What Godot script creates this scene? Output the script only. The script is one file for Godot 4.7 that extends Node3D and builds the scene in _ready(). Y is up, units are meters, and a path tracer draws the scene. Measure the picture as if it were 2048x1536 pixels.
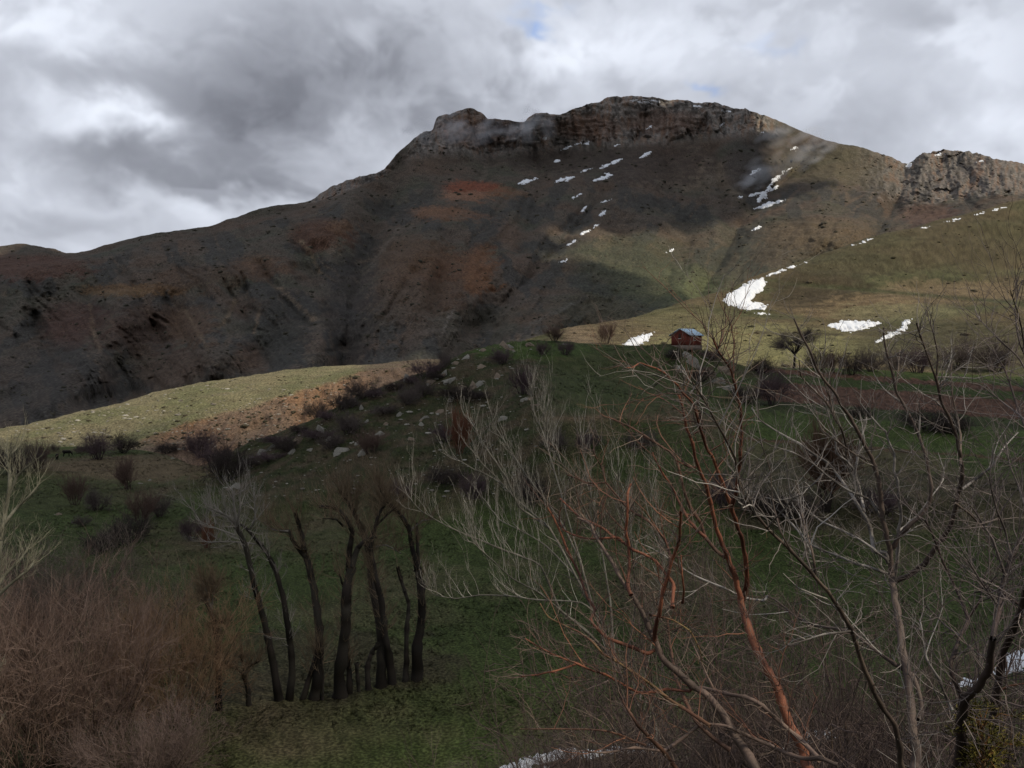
extends Node3D
# A valley in early spring: bare trees, a grassy knoll with a brick hut, ploughed terraces and a rocky mountain.
# Points are given as (x, y, distance): x and y count pixels of a 2048 x 1536 view from the eye at the origin.
const F := 1725.0
const HOR := 700.0
const CX := 1024.0
var rng := RandomNumberGenerator.new()
var used := {}
var noise_a := FastNoiseLite.new()
var noise_b := FastNoiseLite.new()
var noise_c := FastNoiseLite.new()
var noise_r := FastNoiseLite.new()
var noise_k := FastNoiseLite.new()
var mats := {}

func at(px: float, py: float, d: float) -> Vector3:
	return Vector3((px - CX) / F * d, (HOR - py) / F * d, -d)

func _ready() -> void:
	rng.seed = 77
	# ---------------------------------------------------------------- camera, sky, sun, exposure
	var cam := Camera3D.new()
	cam.name = "camera"
	cam.projection = Camera3D.PROJECTION_FRUSTUM
	cam.near = 0.1
	cam.far = 20000.0
	cam.size = 2.0 * 0.1 * 768.0 / F
	cam.frustum_offset = Vector2(0, -0.1 * (768.0 - HOR) / F)
	add_child(cam)
	cam.current = true
	var env := Environment.new()
	env.background_mode = Environment.BG_SKY
	env.tonemap_mode = Environment.TONE_MAPPER_LINEAR
	env.tonemap_exposure = 1.0
	env.sdfgi_enabled = true
	env.ssao_enabled = true
	env.ssil_enabled = true
	env.volumetric_fog_enabled = true
	env.volumetric_fog_density = 0.0
	setup_noise()
	var pan := PanoramaSkyMaterial.new()
	pan.panorama = make_sky()
	var sky := Sky.new()
	sky.sky_material = pan
	env.sky = sky
	var we := WorldEnvironment.new()
	we.name = "environment"
	we.environment = env
	add_child(we)
	var sun := DirectionalLight3D.new()
	sun.name = "sun"
	sun.light_energy = 1.12
	sun.light_color = Color(1.0, 0.95, 0.86)
	sun.light_angular_distance = 1.0
	sun.shadow_enabled = true
	add_child(sun)
	sun.look_at_from_position(Vector3.ZERO, -SUN, Vector3.UP)
	# ---------------------------------------------------------------- the large structure, then the things in it
	make_materials()
	var t0 := Time.get_ticks_msec()
	build_terrain()
	print("terrain ", Time.get_ticks_msec() - t0)
	build_clouds()
	build_snow()
	print("snow ", Time.get_ticks_msec() - t0)
	build_hut()
	build_rocks()
	build_shrubs()
	print("shrubs ", Time.get_ticks_msec() - t0)
	build_grove()
	build_thickets()
	print("thickets ", Time.get_ticks_msec() - t0)
	build_near_trees()
	print("near ", Time.get_ticks_msec() - t0)
	build_animals()
	build_cover()
	print("all ", Time.get_ticks_msec() - t0)

const SUN := Vector3(0.56, 0.72, 0.40)   # towards the sun: high on the right, a little behind the eye

func setup_noise() -> void:
	noise_a.seed = 3
	noise_a.noise_type = FastNoiseLite.TYPE_SIMPLEX
	noise_a.frequency = 1.0
	noise_a.fractal_octaves = 4
	noise_b.seed = 11
	noise_b.noise_type = FastNoiseLite.TYPE_SIMPLEX
	noise_b.frequency = 1.0
	noise_b.fractal_octaves = 2
	noise_c.seed = 29
	noise_c.noise_type = FastNoiseLite.TYPE_SIMPLEX
	noise_c.frequency = 1.0
	noise_c.fractal_octaves = 5
	noise_c.fractal_gain = 0.6
	noise_k.seed = 5
	noise_k.noise_type = FastNoiseLite.TYPE_CELLULAR
	noise_k.cellular_return_type = FastNoiseLite.RETURN_CELL_VALUE
	noise_k.fractal_type = FastNoiseLite.FRACTAL_NONE
	noise_k.frequency = 1.0
	noise_r.seed = 41
	noise_r.noise_type = FastNoiseLite.TYPE_SIMPLEX
	noise_r.fractal_type = FastNoiseLite.FRACTAL_RIDGED
	noise_r.frequency = 1.0
	noise_r.fractal_octaves = 4

# ---------------------------------------------------------------- the overcast sky
# banks of cloud in view: x, y, half width, half height, change of brightness
const BANKS := [
	[330, 190, 330, 120, -0.30], [720, 120, 260, 130, -0.24], [560, 260, 260, 70, -0.16], [420, 350, 330, 40, -0.20], [180, 300, 150, 40, -0.14],
	[230, 215, 120, 60, 0.40], [320, 250, 70, 44, 0.28], [60, 190, 90, 50, 0.18], [90, 40, 200, 60, 0.16], [700, 65, 70, 35, 0.18],
	[250, 420, 320, 40, 0.10], [60, 340, 120, 50, 0.06], [90, 445, 240, 40, -0.13],
	[1250, 110, 260, 80, 0.14], [1130, 120, 90, 50, 0.10], [1800, 120, 300, 160, 0.05], [1980, 90, 130, 120, 0.09], [1990, 250, 120, 60, 0.14],
	[1500, 210, 160, 70, -0.07], [1680, 260, 120, 50, -0.04], [950, 170, 160, 60, -0.06], [1850, 30, 100, 40, -0.08], [1000, 90, 100, 100, -0.04],
]
const HOLES := [[1078, 45, 36, 20, 0.6], [1410, 192, 30, 14, 0.4], [1100, 12, 50, 14, 0.25], [1540, 75, 60, 16, 0.15]]

func sky_at(dir: Vector3) -> Color:
	var s := Vector3(dir.x, dir.y * 1.3 + 0.15, dir.z)
	# billows: a warped field, so that edges curl
	var w := Vector3(noise_a.get_noise_3d(s.x * 3.0, s.y * 3.0, s.z * 3.0), noise_a.get_noise_3d(s.x * 3.0 + 9.0, s.y * 3.0, s.z * 3.0), noise_a.get_noise_3d(s.x * 3.0, s.y * 3.0 + 9.0, s.z * 3.0)) * 0.045
	var q0 := s + w
	var n1 := noise_a.get_noise_3d(s.x * 1.7, s.y * 1.7, s.z * 1.7)
	var n2 := noise_c.get_noise_3d(q0.x * 3.8 + 7.0, q0.y * 3.8, q0.z * 3.8)
	var n3 := noise_c.get_noise_3d(q0.x * 16.0, q0.y * 16.0 + 3.0, q0.z * 16.0)
	var edge := smoothstep(-0.16, 0.12, n2 + 0.35 * n3)
	var b := 0.81 + 0.07 * n1 + 0.035 * edge + 0.06 * n2 + 0.028 * n3
	var hole := 0.0
	if dir.z < -0.3:
		var px := CX - dir.x / dir.z * F + 90.0 * n2 + 35.0 * n3
		var py := HOR + dir.y / dir.z * F + 70.0 * noise_c.get_noise_3d(q0.x * 7.0, q0.y * 7.0 + 5.0, q0.z * 7.0) + 18.0 * n3
		for k in BANKS:
			var u: float = (px - k[0]) / k[2]
			var v: float = (py - k[1]) / k[3]
			var q := u * u + v * v
			if q < 4.0:
				b += k[4] * exp(-q * 1.1) * 0.85
		for k in HOLES:
			var u: float = (px - k[0]) / k[2]
			var v: float = (py - k[1]) / k[3]
			hole += k[4] * exp(-(u * u + v * v) * 1.4)
	b = clampf(b, 0.45, 0.985)
	var c := Color(b * 0.958, b * 0.982, b + 0.03)
	hole = clampf(hole, 0.0, 0.8)
	return Color(lerpf(c.r, 0.55, hole), lerpf(c.g, 0.68, hole), lerpf(c.b, 0.92, hole))

func sky_dir(x: float, y: float, w: float, h: float) -> Vector3:
	# the first column of the panorama looks along -z
	var phi := x / w * TAU
	var th := (0.5 - y / h) * PI
	return Vector3(sin(phi) * cos(th), sin(th), -cos(phi) * cos(th))

func make_sky() -> ImageTexture:
	var im := Image.create(512, 256, false, Image.FORMAT_RGB8)
	im.fill(Color(0.27, 0.26, 0.23))
	for y in 130:
		for x in 512:
			im.set_pixel(x, y, sky_at(sky_dir(x + 0.5, y + 0.5, 512, 256)))
	im.resize(3072, 1536, Image.INTERPOLATE_CUBIC)
	# the same sky again, finer, over the valley
	for y in range(550, 772):
		for k in range(-300, 300):
			var c := sky_at(sky_dir(k + 0.5, y + 0.5, 3072, 1536))
			var x := posmod(k, 3072)
			var e := minf((300 - absf(k + 0.5)) / 30.0, (y - 550) / 20.0)
			im.set_pixel(x, y, c if e >= 1.0 else im.get_pixel(x, y).lerp(c, e))
	return ImageTexture.create_from_image(im)

# ---------------------------------------------------------------- terrain: sheets lofted through traced lines
class Curve1:
	var xs := PackedFloat64Array()
	var ys := PackedFloat64Array()
	var ms := PackedFloat64Array()
	func _init(x: PackedFloat64Array, y: PackedFloat64Array) -> void:
		xs = x
		ys = y
		var n := x.size()
		ms.resize(n)
		for i in n:
			if i == 0:
				ms[i] = (y[1] - y[0]) / (x[1] - x[0])
			elif i == n - 1:
				ms[i] = (y[n - 1] - y[n - 2]) / (x[n - 1] - x[n - 2])
			else:
				var a := (y[i] - y[i - 1]) / (x[i] - x[i - 1])
				var b := (y[i + 1] - y[i]) / (x[i + 1] - x[i])
				ms[i] = 0.0 if a * b <= 0.0 else 2.0 * a * b / (a + b)
	func f(x: float) -> float:
		var n := xs.size()
		if x <= xs[0]:
			return ys[0]
		if x >= xs[n - 1]:
			return ys[n - 1]
		var i := xs.bsearch(x) - 1
		i = clampi(i, 0, n - 2)
		var h := xs[i + 1] - xs[i]
		var t := (x - xs[i]) / h
		var t2 := t * t
		var t3 := t2 * t
		return (2 * t3 - 3 * t2 + 1) * ys[i] + (t3 - 2 * t2 + t) * h * ms[i] + (3 * t2 - 2 * t3) * ys[i + 1] + (t3 - t2) * h * ms[i + 1]

class Sheet:
	var p0 := 0.0
	var dp := 4.0
	var ni := 0
	var nj := 0
	var pos := PackedVector3Array()
	var pyv := PackedFloat32Array()
	var dep := PackedFloat32Array()
	var nrm := PackedVector3Array()
	func column_py(i: int, py: float) -> Vector3:
		var o := i * nj
		for j in range(1, nj):
			if pyv[o + j] <= py:
				var a := pyv[o + j - 1]
				var b := pyv[o + j]
				var t := clampf((a - py) / maxf(a - b, 0.0001), 0.0, 1.0)
				return pos[o + j - 1].lerp(pos[o + j], t)
		return pos[o + nj - 1]
	func column_d(i: int, d: float) -> float:
		var o := i * nj
		var lo := 0
		var hi := nj - 1
		while hi - lo > 1:
			var m := (lo + hi) >> 1
			if dep[o + m] > d:
				hi = m
			else:
				lo = m
		var t := clampf((d - dep[o + lo]) / maxf(dep[o + hi] - dep[o + lo], 0.0001), 0.0, 1.0)
		return lerpf(pos[o + lo].y, pos[o + hi].y, t)
	func hit(px: float, py: float) -> Vector3:
		var fi := clampf((px - p0) / dp, 0.0, ni - 1.001)
		var i := int(fi)
		return column_py(i, py).lerp(column_py(i + 1, py), fi - i)
	func height(x: float, z: float) -> float:
		var d := -z
		var fi := clampf((x / d * 1725.0 + 1024.0 - p0) / dp, 0.0, ni - 1.001)
		var i := int(fi)
		return lerpf(column_d(i, d), column_d(i + 1, d), fi - i)

var G: Sheet
var R: Sheet
var H: Sheet
var M: Sheet

# each row: x, y, distance ...
const G_ROWS := [
	[-700, 2600, 1.5, 2750, 2600, 1.5],
	[-700, 2070, 12, 2750, 2070, 12],
	[-700, 1830, 28, 2750, 1830, 28],
	[-700, 1596, 43, 900, 1596, 43, 1400, 1580, 43, 2048, 1550, 43, 2750, 1550, 43],
	[-700, 1160, 83, 0, 1160, 83, 400, 1165, 82, 800, 1180, 78, 1200, 1190, 76, 1700, 1200, 73, 2048, 1190, 72, 2750, 1190, 72],
	[-700, 1000, 127, 0, 1000, 127, 250, 1000, 127, 400, 1010, 122, 600, 1060, 104, 800, 1060, 100, 1000, 1060, 97, 1200, 1055, 93, 1420, 1050, 90, 1700, 1045, 90, 2048, 1040, 90, 2750, 1040, 90],
	[-700, 960, 146, 0, 960, 146, 250, 965, 143, 400, 985, 130, 600, 960, 125, 800, 960, 113, 1000, 960, 108, 1200, 985, 100, 1420, 1000, 94, 1700, 1000, 93, 2048, 1000, 93, 2750, 1000, 93],
	[-700, 930, 165, 0, 930, 165, 250, 932, 164, 400, 960, 140, 600, 890, 142, 800, 850, 138, 900, 855, 132, 1110, 882, 112, 1200, 885, 112, 1420, 900, 115, 1700, 892, 120, 2048, 905, 116, 2750, 905, 116],
	[-700, 912, 183, 0, 912, 183, 250, 915, 180, 400, 945, 148, 600, 865, 148, 800, 800, 152, 900, 785, 151, 1130, 832, 117, 1200, 832, 117, 1420, 850, 125, 1700, 845, 133, 2048, 865, 128, 2750, 865, 128],
	[-700, 900, 200, 0, 900, 200, 250, 903, 196, 400, 938, 152, 600, 855, 152, 800, 778, 160, 1000, 715, 168, 1200, 755, 155, 1420, 770, 165, 1500, 775, 170, 1700, 780, 172, 2048, 803, 160, 2750, 803, 160],
	[-700, 893, 215, 0, 893, 215, 250, 897, 210, 330, 910, 190, 400, 932, 158, 500, 890, 156, 600, 848, 155, 700, 800, 161, 800, 762, 165, 880, 728, 172, 950, 700, 178, 1000, 684, 182, 1100, 682, 186, 1200, 690, 188, 1340, 692, 190, 1420, 705, 200, 1500, 735, 205, 1700, 738, 212, 2048, 755, 208, 2750, 755, 208],
	[-700, 905, 240, 0, 905, 240, 250, 912, 240, 400, 940, 185, 600, 900, 185, 800, 850, 195, 1000, 765, 210, 1200, 735, 215, 1340, 718, 215, 1420, 722, 222, 1500, 735, 228, 1700, 745, 235, 2048, 755, 235, 2750, 760, 235],
	[-700, 930, 300, 0, 930, 300, 400, 930, 300, 800, 860, 300, 1000, 800, 300, 1340, 760, 300, 1700, 780, 300, 2750, 780, 300],
]
const R_ROWS := [
	[-700, 960, 180, 0, 950, 180, 250, 950, 180, 330, 960, 176, 400, 975, 172, 600, 960, 185, 800, 900, 200, 1000, 830, 225],
	[-700, 905, 200, 0, 903, 200, 250, 904, 200, 400, 905, 206, 600, 895, 217, 800, 850, 227, 1000, 795, 242],
	[-700, 892, 214, 0, 889, 212, 150, 893, 210, 240, 889, 213, 300, 868, 222, 400, 835, 235, 500, 812, 245, 560, 790, 252, 650, 765, 265, 720, 742, 280, 880, 726, 300, 1000, 728, 310],
	[-700, 885, 235, -200, 875, 236, 0, 857, 240, 100, 838, 248, 200, 815, 257, 300, 787, 270, 400, 768, 280, 500, 750, 290, 600, 738, 302, 740, 728, 314, 880, 718, 322, 1000, 724, 328],
	[-700, 960, 300, 0, 920, 310, 400, 850, 350, 740, 800, 380, 1000, 790, 390],
]
const H_ROWS := [
	[1050, 765, 222, 1340, 735, 222, 1500, 740, 212, 1700, 746, 214, 2048, 762, 208, 2750, 770, 206],
	[1050, 740, 240, 1250, 712, 240, 1340, 714, 240, 1500, 718, 236, 1700, 722, 238, 2048, 728, 236, 2750, 735, 236],
	[1050, 715, 270, 1200, 692, 270, 1340, 690, 275, 1500, 692, 280, 1700, 692, 275, 2048, 690, 265, 2750, 690, 265],
	[1050, 700, 300, 1150, 680, 300, 1340, 662, 320, 1500, 652, 340, 1650, 656, 330, 1800, 648, 320, 2048, 636, 300, 2750, 620, 300],
	[1050, 690, 330, 1150, 660, 330, 1300, 637, 360, 1450, 618, 390, 1600, 600, 400, 1800, 575, 410, 2048, 560, 410, 2750, 520, 420],
	[1050, 680, 350, 1140, 653, 350, 1250, 640, 380, 1400, 594, 430, 1440, 582, 440, 1540, 543, 475, 1620, 519, 495, 1700, 489, 520, 1830, 457, 550, 1900, 440, 565, 2048, 402, 600, 2300, 340, 640, 2750, 270, 680],
	[1050, 720, 430, 1400, 640, 520, 1700, 560, 620, 2048, 480, 720, 2750, 380, 800],
]
const M_ROWS := [
	[-900, 905, 420, 0, 880, 420, 400, 855, 430, 800, 765, 450, 1100, 735, 450, 1400, 725, 490, 1700, 705, 580, 2048, 660, 700, 2900, 600, 750],
	[-900, 800, 560, 0, 782, 560, 300, 762, 560, 500, 742, 560, 700, 722, 560, 900, 700, 570, 1100, 668, 580, 1300, 640, 640, 1500, 600, 760, 1700, 560, 860, 2048, 510, 900, 2900, 470, 900],
	[-900, 700, 740, 0, 692, 740, 400, 662, 740, 700, 610, 760, 900, 600, 770, 1100, 590, 790, 1300, 560, 860, 1500, 520, 980, 1700, 470, 1080, 2048, 440, 1050, 2900, 430, 1050],
	[-900, 610, 930, 0, 612, 930, 300, 560, 950, 500, 515, 1000, 700, 480, 1050, 900, 465, 1080, 1100, 470, 1120, 1300, 465, 1200, 1500, 440, 1300, 1700, 412, 1380, 1850, 425, 1280, 2048, 395, 1220, 2900, 400, 1200],
	[-900, 560, 1100, 0, 556, 1080, 200, 510, 1120, 400, 475, 1200, 600, 425, 1300, 760, 385, 1450, 900, 375, 1500, 1000, 372, 1520, 1100, 366, 1520, 1250, 360, 1560, 1400, 370, 1600, 1550, 372, 1600, 1700, 360, 1580, 1850, 380, 1400, 2048, 375, 1340, 2900, 380, 1300],
	[-900, 540, 1180, 0, 520, 1250, 140, 516, 1230, 260, 488, 1230, 400, 463, 1260, 620, 409, 1420, 760, 355, 1600, 830, 310, 1700, 865, 298, 1740, 960, 300, 1770, 1060, 290, 1810, 1150, 285, 1850, 1300, 275, 1890, 1450, 262, 1900, 1520, 262, 1890, 1600, 300, 1810, 1700, 330, 1700, 1800, 345, 1610, 1860, 340, 1540, 1950, 335, 1500, 2048, 345, 1480, 2900, 350, 1400],
	[-900, 525, 1250, -120, 503, 1380, 0, 493, 1400, 40, 489, 1400, 100, 499, 1350, 145, 507, 1300, 190, 496, 1290, 260, 479, 1280, 340, 462, 1285, 400, 455, 1300, 480, 432, 1350, 540, 413, 1400, 620, 402, 1480, 640, 388, 1520, 680, 366, 1580, 740, 347, 1640, 765, 339, 1670, 790, 312, 1700, 820, 285, 1740, 848, 262, 1765, 865, 258, 1770, 872, 238, 1785, 905, 224, 1800, 940, 217, 1810, 966, 229, 1820, 976, 237, 1825, 1020, 240, 1850, 1045, 244, 1860, 1060, 231, 1865, 1080, 226, 1870, 1100, 228, 1880, 1118, 228, 1885, 1150, 214, 1910, 1190, 205, 1935, 1225, 192, 1960, 1300, 195, 1985, 1380, 205, 1990, 1402, 208, 1990, 1412, 203, 1990, 1450, 212, 1985, 1490, 220, 1980, 1540, 235, 1965, 1600, 262, 1930, 1650, 281, 1890, 1720, 296, 1830, 1770, 309, 1790, 1815, 321, 1740, 1850, 305, 1680, 1900, 300, 1640, 1950, 306, 1630, 1990, 318, 1630, 2048, 328, 1640, 2300, 345, 1640, 2900, 330, 1600],
	[-900, 620, 1700, 0, 580, 1800, 600, 480, 2000, 1000, 330, 2300, 1300, 300, 2400, 1700, 360, 2300, 2048, 390, 2200, 2900, 400, 2200],
]
# ravines in the mountain: half width, depth in metres, then x, y ...
const GULLIES := [
	[62, 75, 770, 400, 745, 450, 735, 500, 715, 560, 700, 620, 690, 690, 684, 740],
	[40, 42, 590, 480, 625, 545, 655, 620, 680, 690],
	[34, 38, 175, 590, 195, 670, 250, 750, 268, 800],
	[40, 55, 1215, 370, 1160, 430, 1100, 500, 1010, 595, 950, 650],
	[26, 26, 330, 590, 365, 670, 405, 745],
	[30, 30, 450, 560, 490, 630, 530, 710],
	[36, 50, 1600, 320, 1545, 375, 1480, 440, 1440, 520, 1400, 580],
	[24, 24, 1420, 300, 1440, 370, 1450, 430],
	[22, 22, 1330, 290, 1340, 350, 1320, 420],
	[28, 30, 1060, 300, 1085, 350, 1060, 420, 1040, 500],
	[26, 28, 60, 560, 70, 650, 110, 740],
	[28, 28, 900, 470, 880, 540, 860, 620],
	[30, 34, 1810, 330, 1800, 380, 1760, 450, 1700, 520],
	[22, 20, 980, 260, 975, 320, 960, 360],
	[20, 24, 520, 520, 560, 590, 620, 650],
	[20, 22, 250, 540, 290, 620, 330, 690],
]

func polyline_near(px: float, py: float, line: Array, from: int) -> float:
	var best := 1e9
	var k := from
	while k + 3 < line.size():
		var ax: float = line[k]
		var ay: float = line[k + 1]
		var bx: float = line[k + 2] - ax
		var by: float = line[k + 3] - ay
		var t := clampf(((px - ax) * bx + (py - ay) * by) / (bx * bx + by * by), 0.0, 1.0)
		var dx := px - ax - bx * t
		var dy := py - ay - by * t
		best = minf(best, dx * dx + dy * dy)
		k += 2
	return sqrt(best)

func loft(rows: Array, p0: float, p1: float, dp: float, counts: Array, kind: String) -> Sheet:
	var s := Sheet.new()
	s.p0 = p0
	s.dp = dp
	s.ni = int((p1 - p0) / dp) + 1
	var nk := rows.size()
	s.nj = 1
	for c in counts:
		s.nj += c
	s.pos.resize(s.ni * s.nj)
	s.pyv.resize(s.ni * s.nj)
	s.dep.resize(s.ni * s.nj)
	var ce := []
	var cd := []
	for row in rows:
		var xs := PackedFloat64Array()
		var es := PackedFloat64Array()
		var ds := PackedFloat64Array()
		for k in range(0, row.size(), 3):
			xs.append(row[k])
			ds.append(row[k + 2])
			es.append(row[k + 1])
		ce.append(Curve1.new(xs, es))
		cd.append(Curve1.new(xs, ds))
	for i in s.ni:
		var px := p0 + i * dp
		var ds := PackedFloat64Array()
		var es := PackedFloat64Array()
		var last := 0.0
		for k in nk:
			var d: float = maxf(cd[k].f(px), last + 0.5)
			last = d
			ds.append(d)
			es.append((HOR - ce[k].f(px)) / F * d)
		var prof := Curve1.new(ds, es)
		var j := 0
		for k in nk - 1:
			var n: int = counts[k]
			for q in n + (1 if k == nk - 2 else 0):
				var d := lerpf(ds[k], ds[k + 1], float(q) / n)
				var e := prof.f(d)
				var v := Vector3(px, e, d)
				match kind:
					"ground": v = shape_ground(px, e, d)
					"ridge": v = shape_ridge(px, e, d, k + float(q) / n)
					"hillside": v = shape_hillside(px, e, d, k + float(q) / n)
					"mountain": v = shape_mountain(px, e, d, k + float(q) / n)
				var o := i * s.nj + j
				s.pos[o] = Vector3((px - CX) / F * v.z, v.y, -v.z)
				s.dep[o] = v.z
				s.pyv[o] = HOR - v.y / v.z * F
				j += 1
	# normals
	s.nrm.resize(s.ni * s.nj)
	for i in s.ni:
		var ia := maxi(i - 1, 0)
		var ib := mini(i + 1, s.ni - 1)
		for j in s.nj:
			var a := s.pos[ib * s.nj + j] - s.pos[ia * s.nj + j]
			var b := s.pos[i * s.nj + mini(j + 1, s.nj - 1)] - s.pos[i * s.nj + maxi(j - 1, 0)]
			var nn := a.cross(b)
			s.nrm[i * s.nj + j] = nn.normalized()
	return s

func shape_ground(px: float, e: float, d: float) -> Vector3:
	if d < 3.0:
		return Vector3(px, e, d)
	var x := (px - CX) / F * d
	var a := clampf((d - 3.0) / 20.0, 0.0, 1.0)
	var bump := 0.55 * noise_a.get_noise_2d(x * 0.035, d * 0.035) + 0.18 * noise_b.get_noise_2d(x * 0.22, d * 0.22) + 0.10 * noise_b.get_noise_2d(x * 0.8, d * 0.8)
	# the knoll is rough, the valley floor and the terraces are smooth
	var rough := 0.45
	if px > 380.0 and px < 1080.0 and d > 105.0:
		rough = 1.5
	elif px > 1300.0 and px < 1500.0 and d > 150.0 and d < 200.0:
		rough = 1.3
	return Vector3(px, e + bump * a * rough, d)

func shape_ridge(px: float, e: float, d: float, k: float) -> Vector3:
	var x := (px - CX) / F * d
	var a := 0.7 * noise_a.get_noise_2d(x * 0.03, d * 0.03) + 0.25 * noise_b.get_noise_2d(x * 0.2, d * 0.2)
	var scarp := smoothstep(260.0, 380.0, px) * (1.0 - smoothstep(1.85, 2.1, k))
	var rill := absf(noise_a.get_noise_2d(x * 0.10 + d * 0.02, d * 0.03)) * scarp
	return Vector3(px, e + a - rill * 1.6, d + rill * 3.0)

func shape_hillside(px: float, e: float, d: float, k: float) -> Vector3:
	var x := (px - CX) / F * d
	var a := 1.2 * noise_a.get_noise_2d(x * 0.018, d * 0.018) + 0.35 * noise_b.get_noise_2d(x * 0.14, d * 0.14) + 0.12 * noise_b.get_noise_2d(x * 0.5, d * 0.5)
	# a cart track cut across the slope
	var ty := 563.0 + (px - 1530.0) * 0.085
	var py := HOR - e / d * F
	var cut := exp(-pow((py - ty) / 3.2, 2.0)) * smoothstep(1540.0, 1640.0, px)
	return Vector3(px, e + a * smoothstep(0.0, 1.0, k) - cut * 1.1, d)

func rill_at(px: float, py: float) -> Vector2:
	var shear := lerpf(-0.8, 0.7, smoothstep(560.0, 860.0, px))
	var u := px + shear * (py - 600.0) + 16.0 * noise_b.get_noise_2d(px * 0.008, py * 0.008)
	return Vector2(noise_b.get_noise_2d(u * 0.0095, py * 0.0016), noise_b.get_noise_2d(u * 0.028 + 50.0, py * 0.004))

func shape_mountain(px: float, e: float, d: float, k: float) -> Vector3:
	var x := (px - CX) / F * d
	var py := HOR - e / d * F
	var top := smoothstep(5.9, 6.0, k) if px < 560.0 else 0.0
	var fade := smoothstep(0.0, 0.8, k)
	# broad spurs and combes
	var broad := 95.0 * noise_b.get_noise_2d(px * 0.0034 + py * 0.0012, py * 0.0024 + 3.0)
	var dr := 0.0
	# ribs and rills that run down the slope
	var rill := rill_at(px, py)
	var low := 1.0 - smoothstep(3.8, 4.8, k)
	var some := smoothstep(-0.15, 0.3, noise_a.get_noise_2d(px * 0.006 + 70.0, py * 0.006))
	dr += (17.0 * maxf(0.0, 1.0 - absf(rill.x) / 0.5) * some + 4.0 * maxf(0.0, 1.0 - absf(rill.y) / 0.5)) * (0.2 + 0.8 * low) * (1.0 - 0.5 * smoothstep(1100.0, 1300.0, px))
	# slumps and hummocks
	dr += 7.0 * noise_a.get_noise_2d(px * 0.018, py * 0.026) + 3.0 * noise_c.get_noise_2d(px * 0.05, py * 0.07) * low
	for g in GULLIES:
		var w: float = g[0]
		var mx: float = g[2]
		if absf(px - mx) < 330.0:
			var q := polyline_near(px, py, g, 2) / w
			if q < 1.0:
				dr += 1.0 * g[1] * (1.0 - q) * (1.0 - 0.5 * q)
	var dv := 2.5 * noise_c.get_noise_3d(x * 0.012, e * 0.012, d * 0.012)
	# the rock wall under the summit and the crags on the right
	var wall := smoothstep(4.7, 5.1, k) * (1.0 - smoothstep(6.0, 6.3, k)) * smoothstep(770.0, 860.0, px) * (1.0 - smoothstep(1480.0, 1600.0, px))
	var crag := smoothstep(3.2, 3.8, k) * (1.0 - smoothstep(6.1, 6.5, k)) * smoothstep(1640.0, 1850.0, px)
	crag = maxf(crag, smoothstep(4.9, 5.3, k) * (1.0 - smoothstep(6.1, 6.5, k)) * smoothstep(600.0, 660.0, px) * (1.0 - smoothstep(760.0, 820.0, px)) * 0.7)
	if wall > 0.0:
		var pill := noise_k.get_noise_2d(px * 0.045 + py * 0.006, py * 0.012) * 14.0 + noise_k.get_noise_2d(px * 0.12, py * 0.03 + 7.0) * 6.0 + noise_a.get_noise_2d(px * 0.013, py * 0.004) * 16.0
		# ledges
		var ledge := absf(noise_b.get_noise_2d(px * 0.006 + 4.0, py * 0.05)) * 9.0
		dr -= wall * (pill + ledge - 6.0) * (1.0 - 0.8 * smoothstep(5.75, 6.0, k))
		dv += wall * 2.2 * noise_c.get_noise_2d(px * 0.035, py * 0.01 + 3.0) * smoothstep(5.5, 6.0, k)
	if crag > 0.0:
		dr -= crag * (noise_k.get_noise_2d(px * 0.03 + py * 0.012, py * 0.028 + 2.0) * 6.0 + noise_k.get_noise_2d(px * 0.08, py * 0.07) * 3.0 + noise_a.get_noise_2d(px * 0.015, py * 0.015) * 10.0 + noise_c.get_noise_2d(px * 0.04, py * 0.04) * 8.0 - 6.0)
		dv += crag * 3.0 * noise_c.get_noise_2d(px * 0.05 + 8.0, py * 0.03)
	dr *= fade * (1.0 - smoothstep(6.0, 6.6, k))
	broad *= fade
	# the spurs come nearer or stand back along the slope
	return Vector3(px, maxf((e + dv * fade) * (d + broad) / d - 4.0 * top, -90.0), d + broad + dr)

# ---- colours of the ground (linear), in the places where the photograph shows them
func blend(c: Vector3, to: Vector3, w: float) -> Vector3:
	return c.lerp(to, clampf(w, 0.0, 1.0))

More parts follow.
